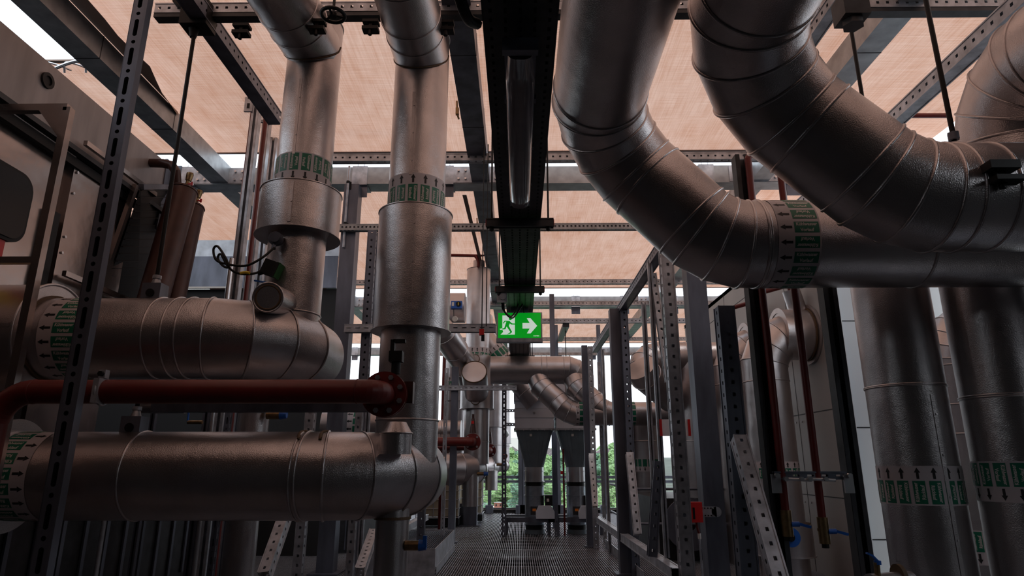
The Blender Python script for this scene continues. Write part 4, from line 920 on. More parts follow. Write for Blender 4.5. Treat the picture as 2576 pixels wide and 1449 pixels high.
for k in range(8):
    a = pi / 8 + k * pi / 4; m = mb(STEEL); m.bolt(fc + V(.128 * cos(a), -.016, .128 * sin(a)), (0, -1, 0), .02, .02); m.build('bolt', t)
m = mb(COPPER); m.disc(fc + V(0, .11, 0), (0, 1, 0), .13, .08, 32); m.box(fc + V(.14, .1, .02), (.12, .08, .16)); m.build('valve_body', t)
m = mb(BLACK); p = fc + V(.06, .09, .16); m.cyl(p, p + V(0, 0, .12), .035, n=12); m.box(p + V(0, 0, .13), (.10, .09, .08)); m.box(p + V(-.03, 0, .2), (.03, .05, .12)); m.box(p + V(.02, 0, .25), (.09, .05, .025)); m.build('valve_operator', t)
m = mb(GALV); px_ = PY(236, 985, Yr - .1).x; m.torus(None, None, 0, .01, loop=[V(px_, Yr + .092 * cos(2 * pi * k / 24), zr + .092 * sin(2 * pi * k / 24)) for k in range(24)]); m.box((px_, Yr - .02, zr + .12), (.045, .05, .06)); m.mat(BLACK); m.bolt((px_, Yr - .05, zr + .12), (0, -1, 0), .02, .02); m.mat(GALV); m.box((px_, Yr - .05, zr), (.04, .09, .17)); m.build('pipe_clamp', t)
# smaller red pipes with flanges farther back
for px, py, Y_, r_, x0, lab in ((1187, 1111, 12.6, .085, 1085, 'middle red pipe with bolted flange in front of the ported riser'), (1231, 1133, 15.7, .08, 1190, 'small red pipe flange beyond the middle one'), (1268, 1147, 18.4, .05, 1250, 'farthest tiny red flange beside the slotted strut')):
    c = PY(px, py, Y_); x0_ = PY(x0, py, Y_).x; t = thing('red_pipe', lab, 'pipe', c, 'thin red pipes')
    a2, e = arc((c.x - .12, Y_, c.z), (1, 0, 0), (0, 1, 0), .12, 6); m = mb(RED); m.sweep([V(x0_, Y_, c.z), V(c.x - .13, Y_, c.z)] + a2 + [e + V(0, .05, 0)], r_, 24); m.build('tube', t)
    m = mb(RED); m.disc(e + V(0, .05, 0), (0, 1, 0), r_ * 1.9, .03, 32); m.build('flange', t); m = mb(STEEL)
    for k in range(4): a = pi / 4 + k * pi / 2; m.bolt(e + V(r_ * 1.5 * cos(a), .03, r_ * 1.5 * sin(a)), (0, -1, 0), .022, .02)
    m.build('bolts', t); m = mb(COPPER); p = e + V(0, .08, r_ * 2); m.cyl(p, p + V(0, 0, .28), .07, .035, 12); m.mat(REDB if px == 1187 else BLACK); m.box(p + V(-.0, -.05, .2), (.05, .03, .05)); m.mat(COPPER); m.cyl(p + V(.0, 0, .28), p + V(.0, 0, .36), .025, n=8); m.build('valve_operator', t)
p = PY(1080, 1127, 12.9); redp([p, PY(1168, 1127, 12.9)], .05, 'lower red pipe just under the middle flanged red pipe')
p = PY(1095, 1085, 14.3); t = thing('insulated_stub', 'pale insulated pipe piece behind the second riser above the red pipe', 'pipe', p); m = mb(JK2); m.cyl(p, PY(1160, 1085, 14.3), .24, n=40); m.beads(p, V(1, 0, 0), [.15, .35], .24, .01, 40); m.build('jacket', t)
# right: two dark channels with red drops
for px, py, lab in ((1917, 950, 'dark channel post with red drop pipe, right of the leaning brace'), (2128, 1087, 'black channel post in front of the bright wall, right')):
    post(px, py, 5.35, PY(px, 700, 5.35).z if px > 2000 else PY(px, 395, 5.35).z, .11, lab, DARK, 'c', grp='channels carrying the red drops', name='mounting_channel')
def drop(px0, py0, px1, py1, Y_, r_, lab, top):
    a = PY(px0, py0, Y_); b = PY(px1, py1, Y_); x = (a.x + b.x) / 2; t = thing('red_pipe', lab, 'pipe', (x, Y_, b.z), 'thin red pipes')
    m = mb(RED); pts = [V(x, Y_, b.z), V(x, Y_, top)]
    m.sweep([V(x, Y_, b.z), V(x, Y_, top - .06)] + arc((x, Y_, top - .06), (0, 0, 1), (1, 0, 0), .06, 4)[0] + [V(x + .1, Y_, top), V(x + .6, Y_, top)], r_, 16); m.build('tube', t)
    m = mb(BRASS); m.cyl((x, Y_, b.z - .17), (x, Y_, b.z + .02), r_ * 1.35, n=16); m.cyl((x, Y_, b.z - .08), (x, Y_, b.z - .06), r_ * 1.6, n=6); m.build('ball_valve', t)
    m = mb(BLUE); m.cyl((x + .02, Y_ - .03, b.z - .08), (x + .08, Y_ - .03, b.z - .08), .02, n=10); m.bar((x + .07, Y_ - .03, b.z - .075), (x + .16, Y_ - .05, b.z - .10), .02, .02); m.build('lever', t)
    m = mb(BLACK); m.cyl((x, Y_, b.z - .2), (x, Y_, b.z - .16), r_ * .9, n=10); m.build('plug', t); return x
drop(1921, 728, 1972, 1290, 5.25, .030, 'left thin red drop pipe with blue lever valve, before the grey wall', PY(1885, 388, 5.25).z)
drop(2003, 728, 2064, 1308, 5.25, .030, 'right thin dark red drop pipe with valve, before the grey wall', PY(1960, 412, 5.25).z)
t = thing('cross_bracket', 'horizontal slotted bracket with clamps tying the two dark channels', 'bracket', PY(1950, 1200, 5.2))
a = PY(1946, 1196, 5.25); b = PY(2128, 1208, 5.25); b.z = a.z; m = mb(GALVD); m.girder(a, b, .04, .05, faces='u', pitch=.1, hl=.05, hw=.014); m.build('slotted_bar', t)
m = mb(STEEL)
for px in (1975, 2035): p = PY(px, 1205, 5.18); m.cyl(p, p + V(.2, 0, -.01), .012, n=8); m.bolt(p, (0, -1, 0), .02, .03); m.bolt(p + V(.12, 0, 0), (0, -1, 0), .018, .03)
for q_ in (a, b): m.box(q_ + V(0, -.04, -.06), (.07, .02, .14)); m.bolt(q_ + V(0, -.06, 0), (0, -1, 0), .02, .02)
m.build('clamps', t)
p = PY(1890, 388, 5.25)
redp([PY(2250, 291, 8.0), PY(2390, 291, 8.0)], .035, 'thin red pipe running level below the pale duct at upper right')
# call box on the wide column
Yk = 6.86; t = thing('call_box', 'red wall box on a slotted plate fixed to the wide square column', 'call box', PY(1750, 1290, Yk)); p = PY(1750, 1288, Yk - .05)
m = mb(REDB); m.box(p, (.115, .09, .19)); m.build('box_body', t); m = mb(BLACK); m.box(p + V(-.03, -.047, -.01), (.02, .006, .11)); m.build('window_slot', t)
m = mb(GALV); m.box(p + V(.13, .03, -.0), (.17, .012, .10)); m.disc(p + V(.215, .03, 0), (0, 1, 0), .05, .012, 24); m.mat(BLACK)
for i in range(4):
    for s_ in (-1, 1): m.box(p + V(.07 + .03 * i, .022, s_ * .035), (.012, .004, .012))
m.mat(STEEL); m.bolt(p + V(.18, .02, .035), (0, -1, 0), .009, .008); m.bolt(p + V(.18, .02, -.035), (0, -1, 0), .009, .008); m.build('slotted_plate', t)
m = mb(RED); q0 = p + V(0, 0, -.09); m.tube([q0, q0 + V(.005, 0, -.06), q0 + V(.02, 0, -.12)], .012, 8); m.mat(HOUSE); m.cyl(q0 + V(.02, 0, -.11), q0 + V(.02, 0, -.16), .016, n=10); m.mat(GALV); m.cyl(q0 + V(.02, 0, -.16), V(q0.x + .02, q0.y, 0), .010, n=8); m.build('conduit', t)
# white plate with red edges
t = thing('notice_plate', 'blank white plate with red side edges fixed behind the right posts', 'plate', PY(1697, 1075, 6.81)); a = PY(1658, 1055, 6.81); b = PY(1738, 1097, 6.81)
m = mb(nmat('white_plate', (.9, .88, .92), .4)); m.box(((a.x + b.x) / 2, 6.81, (a.z + b.z) / 2), (b.x - a.x, .008, a.z - b.z)); m.build('plate_body', t)
m = mb(REDB)
for x in (a.x + .012, b.x - .012): m.box((x, 6.804, (a.z + b.z) / 2), (.026, .008, a.z - b.z))
m.build('red_edges', t)
# thin white conduit on the dark left column
t = thing('conduit_pipe', 'slim pale conduit hanging down the face of the wide left column', 'pipe', PY(878, 520, 9.16)); a = PY(879, 418, 9.16); b = PY(872, 622, 9.16)
m = mb(GALV); m.cyl((a.x, 9.16, b.z), (a.x, 9.16, a.z), .018, n=10); m.build('conduit', t)
for py in (458, 562): m = mb(BLACK); q_ = PY(877, py, 9.16); m.ring((a.x, 9.16, q_.z), (0, 0, 1), .018, .03, .03, 12); m.box((a.x + .03, 9.18, q_.z - .05), (.03, .02, .12)); m.build('clip', t)
# wheel valve at the top
t = thing('wheel_valve', 'black valve handwheel hanging at the top between the first two risers', 'valve', PY(838, 25, 4.6)); p = PY(838, 38, 4.6)
m = mb(BLACK); m.torus(None, None, 0, .016, loop=[p + V(.095 * cos(2 * pi * k / 32), .095 * sin(2 * pi * k / 32), 0) for k in range(32)])
for k in range(3): a = 2 * pi * k / 3 + .4; m.cyl(p, p + V(.095 * cos(a), .095 * sin(a), 0), .01, n=8)
m.disc(p, (0, 0, 1), .03, .03, 16); m.build('handwheel', t); m = mb(DARK); m.cyl(p, p + V(0, 0, .6), .012, n=8); m.build('stem', t)
for px, py, Y_, lab in ((798, 68, 5.1, 'black clamp at the right side of the first overhead branch'), (608, 78, 5.2, 'black clamp at the left side of the first overhead branch'), (933, 68, 5.2, 'black clamp at the left side of the second overhead branch'), (1122, 70, 5.2, 'black clamp at the right side of the second overhead branch')):
    p = PY(px, py, Y_); m = mb(BLACK); m.box(p + V(0, 0, .045), (.15, .09, .028)); m.box(p + V(0, 0, -.03), (.15, .09, .035)); m.bolt(p + V(0, -.02, -.05), (0, 0, -1), .02, .05); m.box(p + V(0, 0, .0), (.03, .05, .08)); tag(m.build('pipe_clamp', loc=p), lab, 'clamp', 'black clamps on the overhead branches')
p = PY(1170, 10, 2.6); m = mb(BLACK); m.tube([PY(1150, -30, 2.6), PY(1165, 20, 2.7), PY(1180, 50, 2.8), PY(1200, 60, 2.9)], .03, 8); tag(m.build('black_hose', loc=p), 'black corrugated hose beside the cable tray at the very top', 'hose')
# ================================================================ BLOWERS AT THE FAR END
def blower(pxc, lab, w_px, lab_motor=True):
    pb = PZ(pxc, 1345, 0); Y = pb.y + .25; x = pb.x
    t = thing('duct_blower', lab, 'blower', (x, Y, 0), 'blower ducts with funnels')
    def z(py): return PY(1346, py, Y).z
    r = .205
    m = mb(DUCT); m.cyl((x, Y, 0), (x, Y, z(1331)), r + .01, n=40); m.build('base_ring', t)
    m = mb(BLACK); m.cyl((x, Y, z(1331)), (x, Y, z(1318)), r - .01, n=40); m.build('lower_sleeve', t)
    m = mb(DUCTG); m.cyl((x, Y, z(1318)), (x, Y, z(1222)), r, n=48)
    for py in (1318, 1303, 1246, 1223): m.ring((x, Y, z(py)), (0, 0, 1), r - .01, r + .022, .015, 40)
    m.build('fan_casing', t)
    m = mb(BLACK); m.cyl((x, Y, z(1222)), (x, Y, z(1212)), r - .008, n=40); m.build('flexible_sleeve', t)
    m = mb(STEEL); m.cyl((x, Y, z(1212)), (x, Y, z(1175)), r, n=48)
    for py in (1211, 1185): m.ring((x, Y, z(py)), (0, 0, 1), r - .01, r + .02, .014, 40)
    m.build('upper_duct', t)
    # funnel: square top to round-ish bottom
    zt = z(1082); zb = z(1175); W = .405; n = 32; vs = []; fs = []
    for k in range(n):
        a = 2 * pi * (k + .5) / n; s_ = 1 / max(abs(cos(a)), abs(sin(a))); vs.append((x + W * min(1, s_) * cos(a) * (s_ if s_ <= 1.42 else 1.42) / min(1, s_), Y + W * sin(a) * s_, zt))
    for k in range(n): a = 2 * pi * (k + .5) / n; vs.append((x + r * cos(a), Y + r * sin(a), zb))
    m = mb(DUCT); m.add(vs, [(k, (k + 1) % n, (k + 1) % n + n, k + n) for k in range(n)]); m.build('funnel', t)
    m = mb(GALV); m.box((x, Y, zt + .0), (.88, .88, .04)); m.mat(STEEL)
    for k in range(6): m.bolt((x - .38 + .15 * k, Y - .44, zt - .02), (0, -1, 0), .014, .02)
    m.build('flange_frame', t)
    m = mb(BOXG); zz = zt + .02
    for h, wd in ((.22, .84), (.20, .86), (.16, .84), (.26, .88), (.30, .84), (.2, .8)): m.box((x, Y, zz + h / 2), (wd, wd, h - .004)); zz += h
    m.mat(STEEL); m.disc((x, Y - .43, zt + .34), (0, 1, 0), .025, .03, 16); m.build('silencer_box', t)
    m = mb(ORG); m.box((x - .01, Y - r - .006, z(1281)), (.075, .01, .05)); m.build('orange_sticker', t)
    m = mb(DARK); m.box((x - .01, Y - r - .001, z(1283)), (.16, .01, .17)); m.build('access_cover', t)
    m = mb(HOUSE); m.prism([(x - .10, Y - .405 + .0, zt - .1), (x - .05, Y - .405, zt - .1), (x - .05, Y - .395, zt - .15), (x - .10, Y - .395, zt - .15)], (0, -.012, 0)); m.build('paper_sticker', t)
    m = mb(BOXG); bx = x + .22; m.prism([(bx - .20, Y - .45, z(1301)), (bx + .22, Y - .45, z(1301)), (bx + .22, Y - .45, z(1291)), (bx + .12, Y - .45, z(1270)), (bx - .14, Y - .45, z(1270)), (bx - .20, Y - .45, z(1285))], (0, .3, 0)); m.build('motor_housing', t)
    m = mb(BLACK); m.box((bx + .08, Y - .1, z(1258)), (.16, .2, .22)); m.mat(HOUSE); m.box((bx + .06, Y - .21, z(1257)), (.05, .02, .06)); m.build('switch_box', t)
    return x, Y, z
x, Y, z = blower(1346, 'first dark funnel blower with orange sticker, right of the slotted strut', 51)
x2, Y2, z2 = blower(1454, 'second dark funnel blower, half hidden by the right posts', 51)
for x_, lab in ((x, 'galvanized stand rail before the first blower'), (x2, 'galvanized stand rail before the second blower')):
    zr_ = PY(1330, 1308, Y - .4).z; m = mb(GALVD); m.bar((x_ - .62, Y - .32, zr_), (x_ + .50, Y - .32, zr_), .09, .10); m.bar((x_ - .62, Y + .32, zr_), (x_ + .5, Y + .32, zr_), .09, .1)
    m.mat(GALVD); 
    for sx_ in (-.6, .48):
        for sy_ in (-.32, .32): m.box((x_ + sx_, Y + sy_, zr_ / 2), (.06, .06, zr_))
    tag(m.build('blower_stand', loc=(x_, Y, 0)), lab, 'stand', 'blower stands')
for py in (1033, 1068):
    a = PY(1272, py, 14.6); b = PY(1300, py, 14.6); m = mb(GALV); m.girder(a, V(b.x, b.y, a.z), .06, .05, faces='u', pitch=.06, hl=.02, hw=.02); tag(m.build('perforated_girder', loc=a), 'short bracket from the slotted strut to the first blower box, ' + ('upper' if py == 1033 else 'lower'), 'girder')
p = PY(1443, 1205, 13.6); t = thing('pressure_box', 'tiny red and white box on a pipe between the blowers', 'switch', p); q_ = PY(1413, 1189, 14.2); m = mb(REDB); m.box(q_, (.05, .04, .07)); m.build('box_body', t); m = mb(RED); m.cyl((q_.x + .04, q_.y, 0), (q_.x + .04, q_.y, PY(1416, 1130, 14.2).z), .02, n=8); m.build('tube', t)
# ================================================================ BOX STEP AND TANKS LEFT OF THE AISLE
t = thing('grated_box', 'long grey metal box with grated lid at the left edge of the aisle', 'box', (-1.5, 9.1, 0))
xr_ = PZ(1100, 1441, 0).x; y0_, y1_ = 9.1, 11.7; zt2 = PY(1099, 1380, 9.1).z
m = mb(GALV); m.box((xr_ - .006, (y0_ + y1_) / 2, zt2 / 2 + .04), (.012, y1_ - y0_, zt2 - .08)); m.box((xr_ - .5, y0_, zt2 / 2), (1.0, .012, zt2)); m.box((xr_ - .5, y1_, zt2 / 2), (1.0, .012, zt2)); m.box((xr_ - 1, (y0_ + y1_) / 2, zt2 / 2), (.012, y1_ - y0_, zt2)); m.build('sides', t)
m = mb(GALVD)
for k in range(30): m.box((xr_ - .02 - .033 * k, (y0_ + y1_) / 2, zt2 - .03), (.006, y1_ - y0_ - .03, .03))
m.build('grated_lid', t)
m = mb(GALV); m.box((xr_ + .01, (y0_ + y1_) / 2, .06), (.01, y1_ - y0_ - .1, .10)); m.build('toe_strip', t)
t = thing('kick_plate', 'low pale side plate at the left aisle edge near the pedestal', 'plate', PZ(1205, 1310, 0)); a = PZ(1197, 1322, 0); b = PZ(1211, 1300, 0)
m = mb(GALV); m.prism([a, b, V(b.x, b.y, .72), V(a.x, a.y, .50)], (-.02, 0, 0)); m.build('plate_body', t); m = mb(GALVD); m.box((a.x - .25, a.y, .25), (.5, .02, .5)); m.build('front_plate', t)
def ibc(px, Y_, lab):
    p = PY(px, 1240, Y_); t = thing('container_tank', lab, 'tank', (p.x, Y_, 0), 'caged tanks'); m = mb(IBC); m.box((p.x, Y_, .72), (.95, .95, .95)); m.build('tank_body', t)
    m = mb(GALV)
    for k in range(6):
        x_ = p.x - .5 + .2 * k; m.cyl((x_, Y_ - .5, .2), (x_, Y_ - .5, 1.25), .010, n=6)
    for k in range(6): m.cyl((p.x - .5, Y_ - .5, .22 + .2 * k), (p.x + .5, Y_ - .5, .22 + .2 * k), .010, n=6); m.cyl((p.x + .5, Y_ - .5, .22 + .2 * k), (p.x + .5, Y_ + .5, .22 + .2 * k), .010, n=6)
    m.build('wire_cage', t); m = mb(BLACK); m.box((p.x, Y_, .12), (1.0, 1.0, .14)); m.build('pallet', t)
ibc(1168, 17.6, 'milky caged tank behind the pedestal, right one'); ibc(1108, 16.4, 'milky caged tank behind the lower bend, left one')
t = thing('yellow_hose', 'yellow hose looping before the caged tank behind the lower bend', 'hose', PY(1160, 1230, 16)); m = mb(YEL); m.tube([PY(1147, 1233, 17.08), PY(1158, 1232, 17.08), PY(1168, 1225, 17.08), PY(1173, 1214, 17.08), PY(1174, 1200, 17.08)], .014, 8); m.build('hose', t)
# low rail left of the aisle
m = mb(GALV); a = PY(1080, 1318, 11.2); m.girder((-1.75, 9.3, a.z), (-1.75, 12.7, a.z), .09, .09, faces='n'); tag(m.build('aisle_rail', loc=(-1.75, 9.3, a.z)), 'low galvanized rail left of the aisle above the grated box', 'rail', 'rails along the aisle')
# actuated valve behind the second riser
t = thing('valve_actuator', 'blue valve actuator on a pale pipe end left of the middle riser', 'valve', PY(1148, 770, 12.9)); p = PY(1149, 768, 12.6)
m = mb(JK2); a = PY(1126, 775, 13.3); m.cyl(a, PY(1170, 775, 13.3), .32, n=40); m.build('pipe_piece', t); m = mb(BLUE); m.box(p, (.22, .12, .15)); m.build('actuator_box', t); m = mb(BLACK); m.disc(p + V(.04, -.07, .01), (0, 1, 0), .05, .03, 20); m.mat(YEL); m.box(p + V(.04, -.09, .01), (.016, .006, .06)); m.mat(HOUSE); m.box(p + V(-.07, -.065, .01), (.045, .006, .08)); m.disc(p + V(-.03, 0, -.28), (.2, 1, .3), .055, .03, 20); m.mat(BLACK); m.cyl(p + V(-.06, 0, -.06), p + V(-.05, 0, -.26), .008, n=6); m.build('dial', t)
# ================================================================ STAINLESS CABINETS ON THE LEFT
XC = -4.35
def yx(px, py): return PX(px, py, XC)
t = thing('plate_beam', 'long galvanized steel plate beam high on the left with a round grommet', 'beam', (XC, 2.0, 4.4))
zt_b = PX(309, 316, XC).z; zb_b = PX(309, 462, XC).z
m = mb(nmat('matt_galvanized_plate', (.33, .30, .295), .5, .45, ('noise', 12, .1, .004), (2.5, .2, 8), stretch=(1, 2, .35))); m.box((XC - .01, 4.1, (zt_b + zb_b) / 2), (.02, 6.3, zt_b - zb_b)); m.build('plate', t)
m = mb(DARK); m.box((XC + .02, 4.1, zb_b - .02), (.08, 6.3, .05)); m.mat(GALV); m.box((XC + .055, 4.1, zb_b + .0), (.006, 6.3, .012)); m.build('bottom_flange', t)
p = yx(117, 203); m = mb(BLACK); m.ring(p + V(.012, 0, 0), (1, 0, 0), .045, .075, .02, 32); m.disc(p + V(.005, 0, 0), (1, 0, 0), .05, .01, 24); m.build('grommet', t)
m = mb(GALVD); m.box((XC, 7.3, (zt_b + zb_b) / 2 - .1), (.03, .2, zt_b - zb_b + .3)); m.box((XC + .04, 7.4, (zt_b + zb_b) / 2 - .1), (.1, .02, zt_b - zb_b + .3)); m.build('end_plate', t)
t = thing('stainless_cabinet', 'brushed stainless steel cabinet with dark rounded window at the far left', 'cabinet', (XC, 2.5, 0))
ys = yx(330, 560).y; zc_t = zb_b + .12
m = mb(STAIN); m.box((XC - .35, 4.0, zc_t / 2), (.5, 5.6, zc_t)); m.build('cabinet_body', t)
# door leaf with frame
def quad(m, pts, th=.03, X=XC): m.prism([V(X + .0, *yx(a, b)[1:]) for a, b in pts], (th, 0, 0))
m = mb(BLACK); m.box((XC - .03, 4.0, zb_b - .11), (.05, 5.6, .09)); m.box((XC - .03, yx(148, 500).y, 1.9), (.05, .14, 3.6)); m.build('door_gap', t)
m = mb(STAIN); yd0, yd1 = yx(10, 500).y, yx(128, 500).y
zd = PX(60, 330, XC).z
m.box((XC - .08, (2.2 + yd1) / 2, 1.9 + .4), (.04, yd1 - 2.2, 3.0)); m.build('door_leaf', t)
m = mb(BLACK); w0, w1 = yx(0, 500).y - .8, yx(82, 500).y; zw0, zw1 = PX(60, 612, XC).z, PX(60, 440, XC).z
def rrect(X, y0, y1, z0, z1, rr, n=6):
    o = []
    for cy, cz, a0 in ((y1 - rr, z1 - rr, 0), (y0 + rr, z1 - rr, pi / 2), (y0 + rr, z0 + rr, pi), (y1 - rr, z0 + rr, 1.5 * pi)):
        for k in range(n + 1): a = a0 + pi / 2 * k / n; o.append(V(X, cy + rr * cos(a), cz + rr * sin(a)))
    return o
m.prism(rrect(XC - .055, w0 - .03, w1 + .03, zw0 - .03, zw1 + .03, .16), (.03, 0, 0)); m.mat(GLASSD); m.prism(rrect(XC - .02, w0, w1, zw0, zw1, .14), (.006, 0, 0)); m.build('window', t)
m = mb(REDB); a = PX(20, 655, XC); m.box((XC - .045, yx(18, 640).y - .25, PX(20, 628, XC).z), (.01, .5, .16)); m.mat(YEL); m.box((XC - .045, yx(18, 640).y - .27, PX(20, 672, XC).z), (.01, .4, .22)); m.build('warning_label', t)
# free-standing tube frame before the cabinet
t = thing('guard_stand', 'square tube stand with gusset in front of the stainless cabinet', 'frame', PY(130, 500, 4.9))
XF = -3.62; yF = PX(128, 500, XF).y; zF = PX(160, 262, XF).z
m = mb(STAIN); m.bar((XF, yF, .3), (XF, yF, zF), .06, .06, V(1, 0, 0)); m.bar((XF - .0, yF, zF), (XF - .68, yF, zF), .06, .06); m.bar((XF, yF, PX(60, 640, XF).z), (XF - .68, yF, PX(60, 640, XF).z), .05, .05); m.prism([V(XF - .03, yF - .03, zF - .03), V(XF - .22, yF - .03, zF - .03), V(XF - .03, yF - .03, zF - .26)], (0, .01, 0)); m.build('frame_tubes', t)
t = thing('stainless_cabinet', 'brushed stainless steel panel cabinet between the near strut and the tube frame', 'cabinet', (XC, 5.5, 0))
ya_, yb_ = yx(165, 560).y, yx(335, 560).y; m = mb(STAIN); m.box((XC - .18, (ya_ + yb_) / 2, zc_t / 2 + .1), (.3, yb_ - ya_ - .03, zc_t - .2)); m.build('cabinet_body', t)
m = mb(STEEL)
for py in (410, 470, 593, 637, 700):
    p = yx(165, py); m.disc(V(XC - .025, ya_ + .06, p.z), (1, 0, 0), .014, .02, 10)
m.build('screws', t)
m = mb(STAIN); m.bar((XC + .08, ya_ - .05, PX(230, 385, XC).z), (XC + .08, yb_ + .2, PX(230, 385, XC).z), .04, .05); m.build('cross_tube', t); m = mb(STAIN); m.bar((XC + .08, ya_, PX(200, 712, XC).z), (XC + .08, yb_, PX(200, 712, XC).z), .04, .05); m.build('cross_tube', t)
# louvred condenser, leaning
t = thing('louvred_condenser', 'leaning black louvred coil behind the near slotted strut', 'condenser', PY(330, 600, 6.8))
P0, P1, P2, P3 = PY(255, 760, 6.6), PY(355, 470, 6.6), PY(425, 470, 7.3), PY(345, 760, 7.3)
m = mb(BLACK); m.prism([P0, P1, P2, P3], (-.25, .35, 0)); m.build('coil_block', t); m = mb(BLACK)
for k in range(16): f_ = (k + .5) / 16; a = P0.lerp(P1, f_); b = P3.lerp(P2, f_); m.bar(a, b, .05, .006)
m.build('louvres', t)
m = mb(STAIN); m.bar(P0 + V(-.03, -.05, 0), P1 + V(-.03, -.05, 0), .05, .05); m.mat(GALVD); m.bar(P1, P2, .06, .06); m.build('edge_frame', t)
# brown leaning receivers with brass vents
for (a_, b_, Y_, r_, lab) in (((372, 800), (462, 478), 7.0, .155, 'brown leaning cylinder with brass vent, left one beside the louvred coil'), ((425, 800), (486, 520), 7.35, .13, 'brown leaning cylinder with brass vent, right one')):
    a = PY(*a_, Y_ - .3); b = PY(*b_, Y_); d = (b - a).normalized(); t = thing('receiver_cylinder', lab, 'cylinder', a, 'brown leaning cylinders')
    m = mb(COPPER); m.cyl(a - d * .3, b, r_, n=36); m.beads(b, d, [-.02], r_, .008, 36); m.cyl(b, b + d * .03, r_, r_ * .7, 36); m.build('shell', t)
    m = mb(BRASS); q_ = b + V(.02, 0, 0); m.cyl(q_, q_ + V(.02, 0, .13), .022, n=10); m.cyl(q_ + V(.02, 0, .12), q_ + V(.03, 0, .20), .034, .042, 16); m.cyl(q_ + V(.03, 0, .2), q_ + V(.03, 0, .215), .038, n=16); m.build('air_vent', t)
    m = mb(REDB); m.box(q_ + V(.055, -.01, .075), (.05, .015, .018)); m.box(q_ + V(.07, -.01, .075), (.02, .012, .045)); m.build('red_tap', t)
t = thing('elbow_pipe', 'dark brown elbow pipe leaving the plate beam above the leaning cylinders', 'pipe', PY(375, 410, 7.0)); m = mb(COPPER); a = PY(375, 410, 6.9)
m.sweep([a, PY(410, 411, 6.9), PY(432, 416, 6.9), PY(443, 432, 6.9), PY(445, 470, 6.95)], .052, 20); m.ring(a, (1, 0, 0), .05, .09, .03, 24); m.build('tube', t)
# far left background: bright parapet, grey plates, black opening with white edge
t = thing('parapet_wall', 'galvanized parapet sheet seen between the leaning cylinders and the first riser', 'wall', (-6, 10.6, 0))
a = PY(500, 604, 11); b = PY(500, 646, 11); c = PY(500, 726, 11); m = mb(nmat('pale_galvanized_sheet', (.55, .60, .66), .4, .5, None, (5, .25, 8))); m.box((-6.0, 11.03, (a.z + b.z) / 2), (5.5, .05, a.z - b.z)); m.build('bright_cap', t)
m = mb(GALVD); m.box((-6.0, 11.0, (b.z + c.z) / 2), (5.5, .05, b.z - c.z)); m.build('grey_plate', t)
m = mb(CONC); m.box((-6, 11.1, c.z / 2), (5.5, .1, c.z)); m.mat(HOUSE); m.box((PY(500, 728, 10.9).x, 10.93, c.z), (1.2, .03, .03)); m.box((PY(438, 760, 10.9).x, 10.93, c.z - .3), (.03, .03, .6)); m.build('dark_opening', t)
# dark clutter under and behind the lower pipes: struts, rods, valves
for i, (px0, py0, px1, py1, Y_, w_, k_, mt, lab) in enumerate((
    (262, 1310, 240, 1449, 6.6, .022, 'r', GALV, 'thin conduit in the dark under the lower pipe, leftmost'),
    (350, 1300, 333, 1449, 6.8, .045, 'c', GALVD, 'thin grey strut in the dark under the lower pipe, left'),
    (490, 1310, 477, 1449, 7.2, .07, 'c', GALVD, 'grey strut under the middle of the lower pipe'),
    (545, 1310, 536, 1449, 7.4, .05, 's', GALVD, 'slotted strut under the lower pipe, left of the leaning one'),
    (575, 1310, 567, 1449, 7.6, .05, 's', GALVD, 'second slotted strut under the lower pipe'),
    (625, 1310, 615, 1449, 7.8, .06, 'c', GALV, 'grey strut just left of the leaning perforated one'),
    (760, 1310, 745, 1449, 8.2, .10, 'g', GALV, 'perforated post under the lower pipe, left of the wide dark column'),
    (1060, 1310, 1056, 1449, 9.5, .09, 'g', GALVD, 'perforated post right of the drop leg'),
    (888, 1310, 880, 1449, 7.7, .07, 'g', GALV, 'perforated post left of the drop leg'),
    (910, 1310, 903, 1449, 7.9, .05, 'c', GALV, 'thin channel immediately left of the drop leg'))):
    a = PY(px0, py0, Y_)
    if k_ == 'r': m = mb(mt); m.cyl((a.x, Y_, -.3), (a.x, Y_, 1.3), w_, n=10); tag(m.build('conduit_pipe', loc=(a.x, Y_, 0)), lab, 'pipe')
    else: post(px0, py0, Y_, 2.3, w_, lab, mt, k_, grp='struts under the lower pipe')
a = PY(735, 1250, 7.2); b = PY(665, 1449, 6.4); brace(a, b, .10, 'leaning perforated brace under the right part of the lower pipe')
a = PY(940, 1340, 8.0); b = PY(905, 1440, 6.9); brace(a, b, .09, 'low perforated brace left of the drop leg')
t = riser(PY(638, 1050, 7.0).x, 7.0, .16, 0, 1.95, None, None, KV, 1, 'thin dark insulated riser between the stacked pipes with a blue capped valve')
m = mb(BRASS); p = PY(672, 1044, 6.9); m.cyl(p, p + V(.14, 0, 0), .045, n=12); m.mat(BLUE); m.cyl(p + V(.14, 0, 0), p + V(.21, 0, 0), .05, .035, 8); m.build('drain_valve', t)
t = thing('blue_valve', 'small brass valve with upright blue lever between the stacked pipes', 'valve', PY(472, 1060, 7.0)); p = PY(472, 1062, 7.0); m = mb(BRASS); m.cyl(p, p + V(.16, 0, 0), .02, n=10); m.build('valve_body', t); m = mb(BLUE); m.cyl(p, p + V(-.005, 0, .19), .011, n=8); m.build('lever', t)
t = thing('insulated_pipe', 'short pale pipe end with a disc cap between the stacked pipes', 'pipe', PY(430, 1025, 6.6), 'large insulated pipe runs'); a = PY(360, 1015, 6.6); b = PY(468, 1015, 6.6); m = mb(JK2); m.cyl(a, b, .10, n=32); m.disc(PY(484, 1012, 6.6), (1, -.6, 0), .105, .02, 28); m.build('jacket', t)
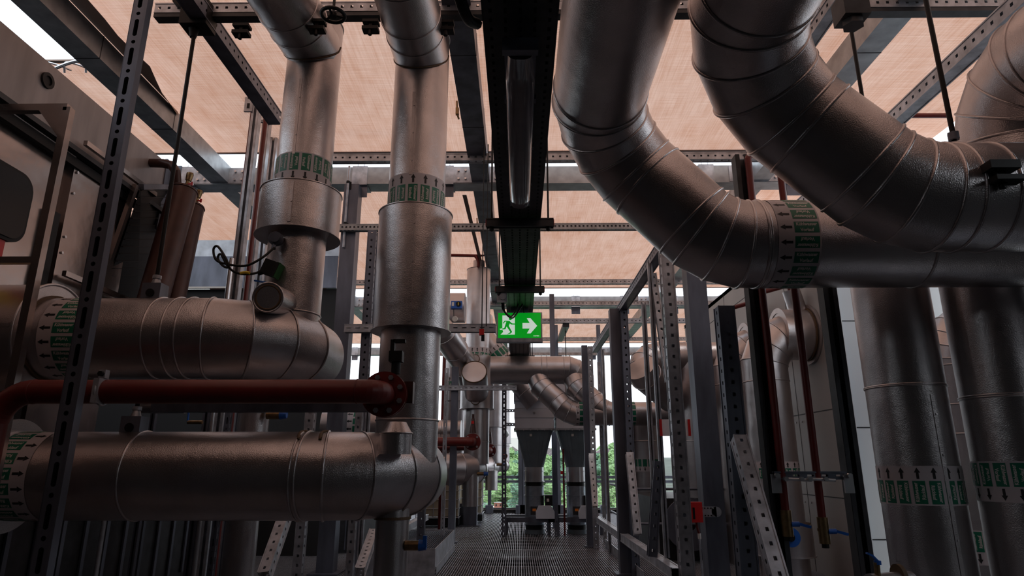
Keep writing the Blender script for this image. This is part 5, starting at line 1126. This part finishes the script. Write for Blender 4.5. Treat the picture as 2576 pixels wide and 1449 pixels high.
t = thing('insulated_pipe', 'dim pipe with arrow label in the gap above the lower bend', 'pipe', PY(880, 1060, 9), 'large insulated pipe runs'); c = PY(860, 1062, 9.0); m = mb(JK); m.cyl((c.x - .5, 9.95, c.z), (c.x + 1.1, 9.95, c.z), .30, n=40); m.build('jacket', t); band(t, (PY(895, 1060, 9.7).x, 9.95, c.z), (-1, 0, 0), .30, KV, .28, detail=False)
# beam that closes the gap behind the red main
m = mb(GALVD); a = PY(600, 1025, 6.2); m.box((-2.2, 6.2, a.z), (2.6, .09, .09)); tag(m.build('cross_channel', loc=(-2.2, 6.2, a.z)), 'dark horizontal channel just behind the red main pipe', 'channel')
# box at lower far left: machine skid
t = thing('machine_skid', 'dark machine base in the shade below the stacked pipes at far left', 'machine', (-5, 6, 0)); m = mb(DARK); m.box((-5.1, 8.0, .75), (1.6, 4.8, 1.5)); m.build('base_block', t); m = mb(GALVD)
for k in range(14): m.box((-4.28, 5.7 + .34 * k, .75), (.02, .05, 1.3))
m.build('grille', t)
# wire shelf frame behind right posts (dim rails and toe plates)
m = mb(GALV); m.bar((1.52, 8.6, .07), (1.52, 12.2, .07), .012, .14); tag(m.build('kick_plate', loc=(1.5, 8.6, 0)), 'low toe plate along the right aisle edge', 'plate')
for i, (z_, lab) in enumerate(((1.05, 'thin dark handrail tube behind the right posts, upper'), (.55, 'thin dark handrail tube behind the right posts, lower'))):
    m = mb(GALVD); m.cyl((1.75, 10.3, z_), (3.4, 10.3, z_), .02, n=10); m.cyl((1.75, 10.3, z_), (1.75, 13, z_), .02, n=10); tag(m.build('handrail_tube', loc=(1.75, 10.3, z_)), lab, 'handrail')

# short hangers and a lamp channel between the far girders
for px, y0, y1, Y_, lab in ((1596, 716, 757, 15.0, 'short perforated drop joining two girders above the upper right rail'), (1509, 858, 886, 22.3, 'short perforated drop between the two farthest girders')):
    a = PY(px, y0, Y_); b = PY(px, y1, Y_); m = mb(GALV); m.girder(V(a.x, Y_, b.z), a, .12, .1, up=V(0, 1, 0), pitch=.1); tag(m.build('girder_drop', loc=a), lab, 'hanger')
m = mb(DARK); m.bar(PY(1424, 818, 16), PY(1408, 856, 20.5), .16, .10); tag(m.build('lamp_channel', loc=PY(1424, 818, 16)), 'black lamp channel running away right of the exit sign', 'channel')
m = mb(BLACK); a = PY(1422, 820, 17); m.cyl((a.x, 17, PY(1422, 896, 17).z), (a.x, 17, a.z), .012, n=6); tag(m.build('threaded_rod', loc=a), 'thin rod dropping from the black lamp channel to the header', 'rod', 'threaded hanger rods')

t = thing('left_light_block', 'dark block added behind the left risers to keep sky light out', 'machine', (-4.4, 14.4, 0)); m = mb(DARK); m.box((-4.4, 14.4, 1.3), (3.2, 6, 2.6)); m.build('cabinet_body', t); m = mb(GALVD)  # invented dark mass, added to block sky light between the left posts
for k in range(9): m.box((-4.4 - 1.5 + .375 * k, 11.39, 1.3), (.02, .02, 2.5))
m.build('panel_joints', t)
t = thing('pump_block', 'black pump block with round flanges on the floor behind the right posts', 'pump', (2.9, 11.6, 0)); m = mb(DARK); m.box((2.9, 11.9, .45), (1.5, 2.6, .9)); m.build('base_frame', t)
m = mb(BLACK); m.cyl((2.55, 10.3, .55), (2.55, 10.7, .55), .34, n=32); m.cyl((2.95, 11.2, .9), (2.95, 11.2, 1.35), .26, n=32); m.build('pump_body', t)
m = mb(GALVD); m.ring((2.95, 11.2, 1.36), (0, 0, 1), .1, .32, .03, 32); m.build('flange', t); m = mb(GALVD); m.ring((2.55, 10.28, .55), (0, 1, 0), .1, .38, .03, 32); m.build('flange', t)
